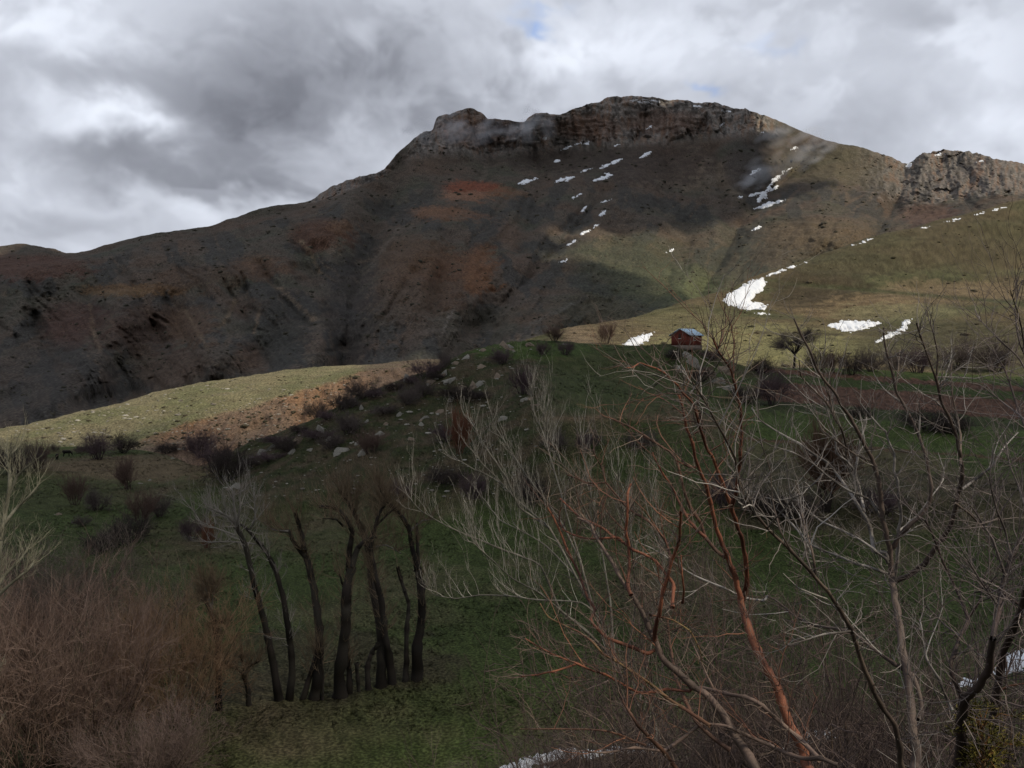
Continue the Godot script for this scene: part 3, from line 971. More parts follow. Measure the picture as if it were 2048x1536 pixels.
# ---------------------------------------------------------------- unseen clouds added toward the sun to shade the valley and most of the mountain
func build_clouds() -> void:
	var list := [
		# where the shade falls: x, y, z; half sizes; what it is
		[Vector3(10, -10, -128), Vector3(165, 60, 90), "unseen cloud bank added toward the sun to shade the knoll and terraces"],
		[Vector3(-500, 60, -830), Vector3(560, 110, 560), "broad unseen cloud added to shade the left shoulder of the mountain"],
		[Vector3(70, 380, -1580), Vector3(470, 100, 600), "large unseen cloud added to shade the summit wall"],
		[Vector3(-90, 60, -720), Vector3(215, 70, 240), "small unseen cloud added to shade the foot of the ravine"],
	]
	for q in list:
		var sun := SUN.normalized()
		var p: Vector3 = q[0] + sun * ((1700.0 - q[0].y) / sun.y)
		var half: Vector3 = q[1]
		var b := MB.new()
		b.blob(Vector3.ZERO, half, noise_c, 2.2 / half.x, 0.28 if half.x < 170.0 else 0.5, 22, Color.WHITE, Color.WHITE, -0.35)
		var o := put(b.mesh(), "cloud", mats.cloud, self, p)
		tag(o, q[2], "cloud")
	# wisps of mist that hang on the summit
	var wisps := [
		["thin mist wrapped round the left buttress of the summit wall", [[905, 250, 40, 18], [935, 262, 60, 22], [960, 280, 70, 16], [990, 255, 40, 18], [880, 275, 40, 14], [840, 268, 40, 12], [1010, 270, 34, 14], [1035, 255, 36, 14], [860, 250, 36, 14], [920, 235, 40, 14]]],
		["pale mist curling over the notch in the summit ridge", [[1060, 245, 30, 26], [1075, 258, 34, 24], [1045, 268, 30, 18], [1085, 240, 24, 16], [1062, 225, 18, 12]]],
		["pale mist drifting down the hollow right of the summit wall", [[1570, 305, 60, 30], [1600, 290, 50, 26], [1545, 335, 50, 26], [1520, 350, 40, 18], [1580, 350, 46, 22], [1560, 275, 50, 20], [1620, 310, 40, 20], [1500, 375, 36, 16], [1640, 290, 50, 18], [1590, 270, 60, 18]]],
	]
	for w in wisps:
		var root := thing("mist", w[0], "mist")
		for q in w[1]:
			var base := M.hit(q[0], q[1] + 20)
			var d: float = -base.z - 40.0
			if w == wisps[1]:
				d = 1790.0
			elif w == wisps[0]:
				d = 1725.0
			for k in 5:
				var c := at(q[0] + rng.randf_range(-1, 1) * q[2] * 0.7, q[1] + rng.randf_range(-1, 1) * q[3] * 0.7, d + rng.randf_range(-20, 20))
				var turn := rng.randf_range(0.0, 0.7)
				var s := rng.randf_range(0.35, 0.9)
				for shell in [1.0, 0.72, 0.45]:
					var f := FogVolume.new()
					f.shape = RenderingServer.FOG_VOLUME_SHAPE_ELLIPSOID
					f.size = Vector3(q[2] / F * d * 1.5 * s, q[3] / F * d * 1.3 * s, 60.0 * s) * shell
					f.position = c
					f.rotation.z = turn
					f.material = mist_material()
					f.name = "wisp"
					root.add_child(f, true)

var mist_mat: FogMaterial
func mist_material() -> FogMaterial:
	if mist_mat == null:
		mist_mat = FogMaterial.new()
		mist_mat.density = 0.0019
		mist_mat.albedo = Color(0.95, 0.96, 0.98)
	return mist_mat

# ---------------------------------------------------------------- snow
func in_poly(px: float, py: float, l: Array) -> bool:
	var inside := false
	var n := l.size() / 2
	var j := n - 1
	for i in n:
		var yi: float = l[i * 2 + 1]
		var yj: float = l[j * 2 + 1]
		if (yi > py) != (yj > py):
			if px < (l[j * 2] - l[i * 2]) * (py - yi) / (yj - yi) + l[i * 2]:
				inside = not inside
		j = i
	return inside

func snow_patch(s: Sheet, l: Array, step: float, thick: float, label: String, group := "") -> void:
	# a drift that swells from its edge; just outside the edge it dives under the ground
	var lo := Vector2(1e9, 1e9)
	var hi := -lo
	for k in range(0, l.size(), 2):
		lo = lo.min(Vector2(l[k], l[k + 1]))
		hi = hi.max(Vector2(l[k], l[k + 1]))
	lo -= Vector2.ONE * step * 2.0
	hi += Vector2.ONE * step * 2.0
	var ring := l.duplicate()
	ring.append_array([l[0], l[1]])
	var nx := int((hi.x - lo.x) / step) + 2
	var ny := int((hi.y - lo.y) / step) + 2
	var b := MB.new()
	var ids := {}
	var depth := {}
	for i in nx:
		for j in ny:
			var px := lo.x + i * step
			var py := lo.y + j * step
			var e := polyline_near(px, py, ring, 0)
			depth[i * 1000 + j] = e if in_poly(px, py, l) else -e
	var centre := s.hit((lo.x + hi.x) / 2, (lo.y + hi.y) / 2)
	for i in nx - 1:
		for j in ny - 1:
			var most := -9.0
			for q in [0, 1, 1000, 1001]:
				most = maxf(most, depth[i * 1000 + j + q])
			if most < -step * 1.2:
				continue
			var qd := []
			for q in [0, 1, 1001, 1000]:
				var key: int = i * 1000 + j + q
				if not ids.has(key):
					var px := lo.x + (key / 1000) * step
					var py := lo.y + (key % 1000) * step
					var p := s.hit(px, py)
					var lift: float = depth[key] + step * (1.4 * noise_b.get_noise_2d(px * 0.25 / step, py * 0.8 / step) + 2.2 * noise_a.get_noise_2d(px * 0.06 / step + py * 0.1 / step, py * 0.3 / step) - 0.3)
					p.y += thick * clampf(lift / (step * 2.2), -0.9, 1.0)
					ids[key] = b.v.size()
					b.v.append(p - centre)
					b.n.append(Vector3.UP)
					var dirt := clampf(0.5 - lift / (step * 3.0) + 0.8 * noise_c.get_noise_2d(px * 0.2, py * 0.3), 0.0, 1.0) * 0.55
					b.c.append(Color.WHITE.lerp(Color(0.50, 0.45, 0.39), dirt))
				qd.append(ids[key])
			for w in [0, 2, 1, 0, 3, 2]:
				b.idx.append(qd[w])
	for k in b.n.size():
		b.n[k] = Vector3.ZERO
	for k in range(0, b.idx.size(), 3):
		var f0 := (b.v[b.idx[k + 1]] - b.v[b.idx[k]]).cross(b.v[b.idx[k + 2]] - b.v[b.idx[k]])
		f0 = -f0
		for w in 3:
			b.n[b.idx[k + w]] += f0
	for k in b.n.size():
		b.n[k] = b.n[k].normalized()
	var o := put(b.mesh(), "snow_patch", mats.snow, self, centre)
	tag(o, label, "snow patch", group)

func streak(x0: float, y0: float, x1: float, y1: float, w: float) -> Array:
	# a ragged strip between two points
	var top := []
	var low := []
	var n := maxi(4, int(Vector2(x1 - x0, y1 - y0).length() / 6.0))
	var side := Vector2(y0 - y1, x1 - x0).normalized()
	for k in n + 1:
		var t := float(k) / n
		var p := Vector2(lerpf(x0, x1, t), lerpf(y0, y1, t))
		var h := w * (0.25 + 0.6 * sin(PI * t)) * rng.randf_range(0.35, 1.25)
		top.append_array([p.x + side.x * h, p.y + side.y * h])
		low.push_front(p.y - side.y * h)
		low.push_front(p.x - side.x * h)
	top.append_array(low)
	return top

func build_snow() -> void:
	snow_patch(H, [1446, 603, 1456, 586, 1474, 578, 1500, 562, 1520, 556, 1534, 564, 1528, 578, 1510, 592, 1504, 604, 1534, 610, 1534, 618, 1500, 621, 1478, 616, 1462, 612], 2.0, 0.9, "largest snow drift, lying on the brown hillside above the meadow")
	snow_patch(H, [1657, 652, 1668, 645, 1700, 641, 1745, 643, 1762, 648, 1740, 657, 1700, 663, 1662, 658], 2.0, 0.7, "lens shaped snow drift on the brown bank above the small trees")
	snow_patch(H, [1752, 684, 1772, 668, 1795, 659, 1812, 650, 1818, 655, 1806, 664, 1782, 676, 1762, 683], 2.0, 0.6, "slanting snow streak beside the lens shaped drift")
	snow_patch(H, [1800, 647, 1812, 640, 1826, 639, 1818, 648, 1808, 652], 1.6, 0.5, "short snow patch just above the slanting streak")
	snow_patch(H, [1246, 690, 1262, 679, 1285, 669, 1308, 664, 1302, 674, 1290, 686, 1262, 694], 2.0, 0.6, "snow drift behind the crest beside the red hut")
	snow_patch(H, [1505, 627, 1530, 625, 1540, 628, 1520, 630], 1.5, 0.5, "thin sliver of snow under the largest drift")
	var crest := [[1520, 556, 1615, 521, 3.0], [1703, 489, 1745, 476, 2.6], [1840, 455, 1862, 450, 2.0], [1888, 443, 1922, 435, 2.2], [1948, 429, 1972, 423, 2.0], [1982, 420, 2012, 412, 2.0]]
	for q in crest:
		snow_patch(H, streak(q[0], q[1] + 1.5, q[2], q[3] + 1.5, q[4]), 1.6, 0.8, "thin snow cornice along the skyline of the brown hillside", "snow along the hillside crest")
	var high := [
		[1034, 368, 1078, 356, 5], [1110, 364, 1152, 353, 5], [1160, 344, 1184, 336, 3.5], [1186, 362, 1226, 350, 4.5], [1200, 336, 1244, 318, 5], [1205, 345, 1222, 352, 4], [1278, 316, 1302, 304, 4],
		[1122, 300, 1146, 291, 3.5], [1150, 289, 1162, 286, 2], [1168, 288, 1180, 286, 3], [1108, 324, 1122, 320, 3.5], [1088, 276, 1092, 273, 2], [1228, 292, 1240, 289, 2], [1142, 398, 1164, 387, 2.5], [1162, 424, 1174, 412, 4.5], [1196, 434, 1212, 421, 4.5], [1202, 406, 1226, 398, 2.5],
		[1160, 470, 1180, 460, 5], [1132, 493, 1154, 480, 2.5], [1184, 456, 1200, 448, 2.5], [1116, 526, 1136, 520, 2.5], [1332, 505, 1348, 499, 2.2], [1476, 395, 1486, 394, 2.5],
	]
	for q in high:
		snow_patch(M, streak(q[0], q[1], q[2], q[3], q[4]), 1.2, 2.0, "broad snow streak lying on the grey shelf below the summit wall" if q[1] > 330 and q[1] < 372 else "small snow scrap close under the foot of the summit wall" if q[1] <= 330 else "narrow snow streak in the ravine below the grey shelf" if q[1] < 480 else "lowest small snow scrap above the green slope", "snow streaks under the summit wall")
	var hollow := [[1508, 418, 1570, 400, 5], [1515, 404, 1548, 366, 9], [1542, 366, 1562, 350, 6], [1498, 392, 1530, 384, 5], [1500, 348, 1522, 338, 5], [1564, 345, 1584, 336, 4], [1582, 298, 1594, 295, 3], [1518, 268, 1528, 265, 3], [1502, 462, 1524, 452, 3.5], [1440, 252, 1448, 246, 3], [1292, 258, 1304, 252, 2.5], [1540, 382, 1556, 372, 5]]
	for q in hollow:
		snow_patch(M, streak(q[0], q[1], q[2], q[3], q[4]), 1.2, 2.2, "ragged snow strip filling the gully of the dark hollow" if q[1] > 340 and q[1] < 430 else "small snow scrap high in the dark hollow under the mist" if q[1] <= 340 else "small snow scrap below the dark hollow", "snow in the dark hollow")
	var top := [[1262, 198, 1318, 200, 2.0], [1385, 209, 1404, 212, 2.0], [1445, 217, 1462, 221, 1.6], [1812, 334, 1826, 322, 5.0], [1868, 309, 1890, 304, 2.2], [1952, 322, 1966, 320, 1.6]]
	for q in top:
		snow_patch(M, streak(q[0], q[1] + 2, q[2], q[3] + 2, q[4]), 1.4, 2.5, "scrap of snow lying along the rocky skyline", "snow on the skyline")
	snow_patch(G, [1000, 1542, 1040, 1518, 1110, 1505, 1200, 1499, 1300, 1490, 1345, 1496, 1300, 1508, 1240, 1512, 1120, 1522, 1050, 1546, 1000, 1556], 5.0, 0.3, "long thin snow bank behind the brown brush")
	snow_patch(G, [1545, 1484, 1600, 1464, 1640, 1460, 1672, 1462, 1676, 1476, 1600, 1492, 1560, 1496], 5.0, 0.3, "short snow bank behind the red barked trunk")
	snow_patch(G, [1900, 1368, 1935, 1350, 1975, 1352, 2000, 1322, 2048, 1300, 2110, 1302, 2110, 1330, 2030, 1340, 2000, 1358, 1950, 1366], 6.0, 0.4, "snow bank showing between the dark trunks by the cypress")

# ---------------------------------------------------------------- the brick hut on the crest
func box_mesh(x0: float, x1: float, y0: float, y1: float, z0: float, z1: float) -> ArrayMesh:
	var st := SurfaceTool.new()
	st.begin(Mesh.PRIMITIVE_TRIANGLES)
	add_box(st, Vector3(x0, y0, z0), Vector3(x1, y1, z1))
	st.generate_normals()
	return st.commit()

func add_box(st: SurfaceTool, a: Vector3, b: Vector3) -> void:
	var p := []
	for k in 8:
		p.append(Vector3(b.x if k & 1 else a.x, b.y if k & 2 else a.y, b.z if k & 4 else a.z))
	for f in [[0, 2, 3, 1], [5, 7, 6, 4], [4, 6, 2, 0], [1, 3, 7, 5], [2, 6, 7, 3], [4, 0, 1, 5]]:
		for w in [0, 1, 2, 0, 2, 3]:
			st.add_vertex(p[f[w]])

func quad(st: SurfaceTool, a: Vector3, b: Vector3, c: Vector3, d: Vector3) -> void:
	for p in [a, b, c, a, c, d]:
		st.add_vertex(p)

func build_hut() -> void:
	var here := G.hit(1373, 697) + Vector3(0, 0.7, 0)
	var root := thing("brick_hut", "small red brick hut with a pale blue metal roof on the grassy crest", "hut", here)
	root.rotation.y = deg_to_rad(-42.0)
	root.scale = Vector3.ONE * 1.12
	var brick := mat("brick", Color(0.20, 0.055, 0.04))
	brick.albedo_texture = grain(0.09, 0.72, 1.0, 128, 21)
	brick.uv1_triplanar = true
	brick.uv1_scale = Vector3(0.9, 1.6, 0.9)
	var tin := mat("tin", Color(0.42, 0.56, 0.68), 0.45)
	tin.metallic = 0.1
	var dark := mat("dark", Color(0.012, 0.012, 0.014), 0.4)
	var white := mat("frame", Color(0.55, 0.52, 0.48), 0.7)
	var wood := mat("wood", Color(0.06, 0.035, 0.025), 0.8)
	var stone := mat("plinth", Color(0.20, 0.16, 0.13))
	# local axes: +x along the gable (right), -x ... the gable looks along -x turned; ridge runs along z
	var w := 2.05   # half of the gable
	var l := 2.3    # half of the long side
	var h := 2.05
	var up := 1.15
	# walls: four sheets of brickwork 0.2 m thick, the gable ends pointed
	for side in [-1.0, 1.0]:
		var st := SurfaceTool.new()
		st.begin(Mesh.PRIMITIVE_TRIANGLES)
		# long wall with a window opening in the one that faces the valley
		var x0: float = side * w
		var x1: float = side * (w - 0.2)
		if side > 0:
			var zs := [-l, 0.05, 0.75, l]
			add_box(st, Vector3(minf(x0, x1), 0, -l), Vector3(maxf(x0, x1), h, 0.05))
			add_box(st, Vector3(minf(x0, x1), 0, 0.052), Vector3(maxf(x0, x1), 0.95, 0.748))
			add_box(st, Vector3(minf(x0, x1), 1.6, 0.052), Vector3(maxf(x0, x1), h, 0.748))
			add_box(st, Vector3(minf(x0, x1), 0, 0.75), Vector3(maxf(x0, x1), h, l))
		else:
			add_box(st, Vector3(minf(x0, x1), 0, -l), Vector3(maxf(x0, x1), h, l))
		st.generate_normals()
		put(st.commit(), "wall", brick, root)
		var g := SurfaceTool.new()
		g.begin(Mesh.PRIMITIVE_TRIANGLES)
		var z0: float = side * (l + 0.003)
		var z1: float = side * (l - 0.2)
		add_box(g, Vector3(-w + 0.202, 0, minf(z0, z1)), Vector3(w - 0.202, h, maxf(z0, z1)))
		for z in [z0, z1]:
			var o := 1.0 if z == z0 else -1.0
			if side * o > 0:
				for p in [Vector3(-w, h, z), Vector3(0, h + up, z), Vector3(w, h, z)]:
					g.add_vertex(p)
			else:
				for p in [Vector3(-w, h, z), Vector3(w, h, z), Vector3(0, h + up, z)]:
					g.add_vertex(p)
		g.generate_normals()
		put(g.commit(), "gable_wall", brick, root)
	put(box_mesh(-w - 0.08, w + 0.08, -0.9, -0.002, -l - 0.08, l + 0.08), "plinth", stone, root)
	# roof of two sloping metal sheets with raised seams
	var roof := Node3D.new()
	roof.name = "roof"
	root.add_child(roof)
	var ang := atan2(up, w)
	for side in [-1.0, 1.0]:
		var sheet := Node3D.new()
		sheet.name = "roof_sheet"
		var len := w / cos(ang) + 0.38
		var o := put(box_mesh(-0.0, len, 0.0, 0.05, -l - 0.42, l + 0.42), "roof_sheet", tin, roof)
		o.transform = Transform3D(Basis(Vector3.UP, 0.0 if side > 0 else PI) * Basis(Vector3.BACK, -ang), Vector3(0, h + up + 0.03, 0))
		var seams := SurfaceTool.new()
		seams.begin(Mesh.PRIMITIVE_TRIANGLES)
		for k in 7:
			var z := lerpf(-l - 0.3, l + 0.3, k / 6.0)
			add_box(seams, Vector3(0.05, 0.052, z - 0.025), Vector3(len - 0.01, 0.085, z + 0.025))
		seams.generate_normals()
		var sm := put(seams.commit(), "seam", tin, roof)
		sm.transform = o.transform
		var eave := put(box_mesh(len - 0.06, len - 0.01, -0.12, -0.003, -l - 0.41, l + 0.41), "fascia", wood, roof)
		eave.transform = o.transform
	# window in the long wall
	var win := Node3D.new()
	win.name = "window"
	root.add_child(win)
	put(box_mesh(w - 0.15, w - 0.12, 0.96, 1.59, 0.06, 0.74), "pane", dark, win)
	var fr := SurfaceTool.new()
	fr.begin(Mesh.PRIMITIVE_TRIANGLES)
	add_box(fr, Vector3(w - 0.1, 0.86, -0.06), Vector3(w + 0.05, 0.95, 0.86))
	add_box(fr, Vector3(w - 0.1, 1.6, -0.06), Vector3(w + 0.03, 1.68, 0.86))
	add_box(fr, Vector3(w - 0.1, 0.952, 0.76), Vector3(w + 0.03, 1.598, 0.86))
	fr.generate_normals()
	put(fr.commit(), "frame", white, win)
	# small shuttered opening in the gable
	var sh := Node3D.new()
	sh.name = "shutter"
	root.add_child(sh)
	put(box_mesh(-0.42, 0.1, 1.35, 2.25, l + 0.006, l + 0.05), "board", wood, sh)
	put(box_mesh(-0.5, 0.18, 1.26, 1.34, l + 0.006, l + 0.09), "sill", white, sh)
	# door beside the corner
	var door := Node3D.new()
	door.name = "door"
	root.add_child(door)
	put(box_mesh(0.75, 1.55, 0.02, 1.85, l + 0.006, l + 0.05), "leaf", brick, door)
	put(box_mesh(1.42, 1.48, 0.85, 1.05, l + 0.052, l + 0.10), "handle", dark, door)

# ---------------------------------------------------------------- rocks
func build_rocks() -> void:
	var protos := []
	for k in 7:
		protos.append(rock_mesh(k))
	# x, y of the foot, width and height in view, label
	var list := [
		[1003, 692, 30, 18, "pale boulder beside the crest of the knoll"], [965, 702, 24, 14, "low grey boulder on the left end of the crest"], [935, 714, 22, 14, "brown boulder on the skyline left of the crest"], [910, 728, 26, 14, "flat pale slab on the knoll skyline"],
		[995, 755, 26, 28, "tall pale boulder on the upper knoll"], [1052, 762, 16, 18, "pale boulder beside the purple bush on the upper knoll"], [935, 790, 60, 34, "broad rust stained outcrop on the upper knoll"], [945, 775, 26, 22, "pale knob on top of the rust stained outcrop"], [905, 800, 34, 16, "dark ledge below the rust stained outcrop"],
		[785, 772, 30, 18, "brown boulder on the skyline beside the bare bank"], [815, 757, 26, 16, "grey boulder under the skyline bush"], [848, 838, 20, 16, "white faced boulder in the middle of the knoll"], [843, 850, 16, 10, "small dark stone under the white faced boulder"], [722, 818, 20, 14, "grey stone high on the left flank of the knoll"], [735, 843, 16, 12, "pale flat stone on the left flank of the knoll"],
		[690, 902, 46, 24, "large grey outcrop low on the left flank"], [715, 888, 16, 10, "thin pale slab above the large grey outcrop"], [585, 905, 26, 14, "pale stones at the toe of the knoll"], [622, 900, 16, 10, "small pale stone beside the large grey outcrop"], [545, 895, 24, 12, "low slab on the toe of the knoll"], [525, 905, 26, 14, "grey boulder on the toe of the knoll"], [470, 975, 30, 16, "grey boulder by the shrubs at the knoll foot"],
		[880, 886, 16, 8, "white sliver of stone on the knoll slope"], [1060, 800, 28, 14, "brown stony bank under the purple bush"], [1075, 812, 22, 12, "grey stone on the brown stony bank"], [1010, 838, 30, 14, "earthy ledge at the field corner"], [770, 850, 18, 10, "half buried stone on the knoll"], [960, 735, 30, 12, "low ledge under the crest boulder"],
		[1343, 708, 26, 12, "green lichened rock directly under the hut"], [1372, 712, 40, 15, "big lichened rock under the corner of the hut"], [1408, 712, 24, 12, "lichened rock beside the hut plinth"], [1380, 728, 40, 26, "tan rock face below the hut"], [1360, 738, 34, 20, "rust coloured rock below the hut"], [1410, 745, 44, 26, "grey rock in the middle of the rocky spur"], [1430, 765, 40, 24, "pale rock at the lower bend of the rocky spur"], [1455, 780, 40, 22, "grey slab near the foot of the rocky spur"], [1470, 795, 36, 18, "last pale slab of the rocky spur"], [1440, 740, 34, 20, "lichened rock on the outer side of the rocky spur"],
		[890, 748, 24, 14, "pale stone between the skyline bushes"], [860, 765, 26, 14, "split grey stone below the skyline"], [830, 785, 24, 14, "pale ledge on the upper left flank"], [755, 790, 26, 14, "grey ledge on the skyline of the left flank"], [700, 812, 26, 14, "pale ledge on the skyline over the bare bank"], [660, 835, 24, 13, "pale stone on the skyline over the bare bank"], [640, 858, 26, 14, "mottled ledge on the left flank"], [600, 880, 24, 12, "mottled stone low on the left flank"],
		[800, 830, 22, 14, "mottled boulder on the mid knoll"], [880, 825, 26, 15, "mottled boulder under the dark ledge"], [760, 870, 26, 14, "mottled ledge on the mid knoll"], [820, 880, 22, 12, "mottled stone on the open slope"], [905, 760, 30, 18, "pale outcrop above the rust stained one"], [960, 770, 24, 16, "pale outcrop left of the tall boulder"], [1020, 700, 26, 12, "low pale stone on the green crest"], [1060, 690, 22, 10, "small pale stone on the green crest"], [1130, 690, 20, 9, "small brown stone on the green crest"], [660, 880, 24, 12, "mottled stone above the large grey outcrop"], [730, 905, 26, 14, "mottled outcrop beside the brown scrub"], [500, 925, 22, 12, "mottled stone at the toe of the knoll"],
		[280, 968, 14, 6, "pale stone beside the valley bush"], [300, 962, 12, 5, "small pale stone in the valley field"], [395, 915, 12, 5, "small stone at the field edge"], [346, 918, 10, 4, "tiny stone on the dry hayfield"], [145, 1047, 8, 8, "small white stone by the valley bushes"], [120, 1030, 22, 8, "flat pale stones in the valley grass"], [1565, 690, 10, 5, "stone on the pale meadow"],
	]
	for q in list:
		var s: Sheet = H if q[1] < 700 and q[0] > 1500 else G
		var p := s.hit(q[0], q[1] - 1.0)
		var d := -p.z
		var root := put(protos[rng.randi() % 7], "rock", mats.stone, self, p)
		root.rotation.y = rng.randf() * TAU
		root.scale = Vector3(q[2] * 0.74 / F * d, q[3] * 1.15 / F * d, q[2] * 0.6 / F * d)
		root.position.y -= root.scale.y * 0.22
		root.rotation.x = rng.randf_range(-0.25, 0.25)
		root.rotation.z = rng.randf_range(-0.25, 0.25)
		tag(root, q[4], "rock")

func rock_mesh(k: int) -> ArrayMesh:
	# several split and weathered lumps, cut by planes
	var b := MB.new()
	for lump in 3:
		var c0 := Color(0.33, 0.31, 0.26) if (k + lump) % 3 else Color(0.29, 0.225, 0.165)
		var from := b.v.size()
		var off := Vector3.ZERO if lump == 0 else Vector3(rng.randf_range(-0.6, 0.6), rng.randf_range(-0.4, 0.1), rng.randf_range(-0.5, 0.5))
		var half := Vector3(1.0, rng.randf_range(0.6, 0.9), rng.randf_range(0.7, 1.0)) * (1.0 if lump == 0 else rng.randf_range(0.45, 0.7))
		b.blob(off, half, noise_c, 1.6, 0.55, 13, c0, c0)
		for cut in 12:
			var nn := rv().normalized()
			nn.y = absf(nn.y)
			var h := rng.randf_range(0.32, 0.72) * half.x
			for i in range(from, b.v.size()):
				var e := (b.v[i] - off).dot(nn) - h
				if e > 0.0:
					b.v[i] -= nn * e * 0.9
	# flat facets: every triangle keeps its own corners
	var f := MB.new()
	for t in range(0, b.idx.size(), 3):
		var p := [b.v[b.idx[t]], b.v[b.idx[t + 1]], b.v[b.idx[t + 2]]]
		var nn: Vector3 = -(p[1] - p[0]).cross(p[2] - p[0])
		if nn.length() < 1e-9:
			continue
		nn = nn.normalized()
		for w in 3:
			f.idx.append(f.v.size())
			f.v.append(p[w])
			f.n.append(nn)
			f.c.append(b.c[b.idx[t + w]])
	return f.mesh()

# ---------------------------------------------------------------- bare wood: twigs, shrubs, trees
func rv() -> Vector3:
	return Vector3(rng.randf_range(-1, 1), rng.randf_range(-1, 1), rng.randf_range(-1, 1))

func sprout(mb: MB, p: Vector3, dir: Vector3, L: float, r: float, lev: int, o: Dictionary) -> void:
	var n: int = o.seg
	var pts := PackedVector3Array([p])
	var rad := PackedFloat32Array([r])
	var c0: Color = o.ca.lerp(o.cb, pow(rng.randf(), 1.6))
	var col := PackedColorArray([c0])
	var dirs := PackedVector3Array([dir])
	var wob: float = o.wob
	var tw: float = o.tw
	for k in n:
		dir = (dir + rv() * wob + Vector3.UP * tw).normalized()
		p += dir * (L / n)
		pts.append(p)
		dirs.append(dir)
		rad.append(r * lerpf(1.0, 0.35, float(k + 1) / n))
		col.append(c0)
	mb.tube(pts, rad, 3 if lev == 0 or r < 0.02 else 5, col)
	if lev > 0:
		var kids: int = o.kids[lev - 1]
		for q in kids:
			var t := rng.randf_range(0.2, 1.0) * n
			var k := mini(int(t), n - 1)
			var at_p := pts[k].lerp(pts[k + 1], t - k)
			var kd := (dirs[k] + rv() * float(o.ks) + Vector3.UP * tw * 2.0).normalized()
			sprout(mb, at_p, kd, L * rng.randf_range(0.35, 0.75) * float(o.lr), maxf(rad[k] * 0.6, float(o.rmin)), lev - 1, o)

func shrub(called: String, label: String, category: String, o: Dictionary, where := Vector3.ZERO, group := "") -> Node3D:
	# a shrub one metre high round its foot
	var root := thing(called, label, category, where, group)
	var stems := MB.new()
	var twigs := MB.new()
	for k in int(o.stems):
		var a := rng.randf() * TAU
		var lean: float = o.lean * sqrt(rng.randf())
		var dir := Vector3(cos(a) * lean, 1.0, sin(a) * lean).normalized()
		var p := Vector3(cos(a), -0.03, sin(a)) * float(o.foot) * rng.randf()
		var q := p
		var pts := PackedVector3Array([p])
		var rad := PackedFloat32Array([float(o.r)])
		var col := PackedColorArray([o.bark])
		var L: float = o.trunk * rng.randf_range(0.7, 1.15)
		for s in 4:
			dir = (dir + rv() * 0.16 + Vector3.UP * 0.04).normalized()
			q += dir * L / 4.0
			pts.append(q)
			rad.append(float(o.r) * lerpf(1.0, 0.45, (s + 1) / 4.0))
			col.append(o.bark)
		stems.tube(pts, rad, 5, col)
		for b in int(o.arms):
			var t := rng.randf_range(float(o.get("low", 0.25)), 1.0) * 4.0
			var i := mini(int(t), 3)
			sprout(twigs, pts[i].lerp(pts[i + 1], t - i), (dir + rv() * float(o.ks)).normalized(), float(o.len) * rng.randf_range(0.6, 1.2), float(o.r) * 0.45, o.lev, o)
	put(stems.mesh(), "stem", mats.twig, root)
	var tw := put(twigs.mesh(), "twigs", mats.twig, root)
	tag(tw, "", "", "", "stuff")
	return root

func base_shrub(ca: Color, cb: Color, bark: Color, more := {}) -> Dictionary:
	var o := {"stems": 13, "lean": 1.05, "foot": 0.2, "r": 0.015, "trunk": 0.42, "arms": 10, "len": 0.40, "lev": 2, "kids": [4, 4], "seg": 4, "wob": 0.26, "tw": 0.03, "ks": 0.9, "lr": 0.9, "rmin": 0.0035, "ca": ca, "cb": cb, "bark": bark}
	o.merge(more, true)
	return o

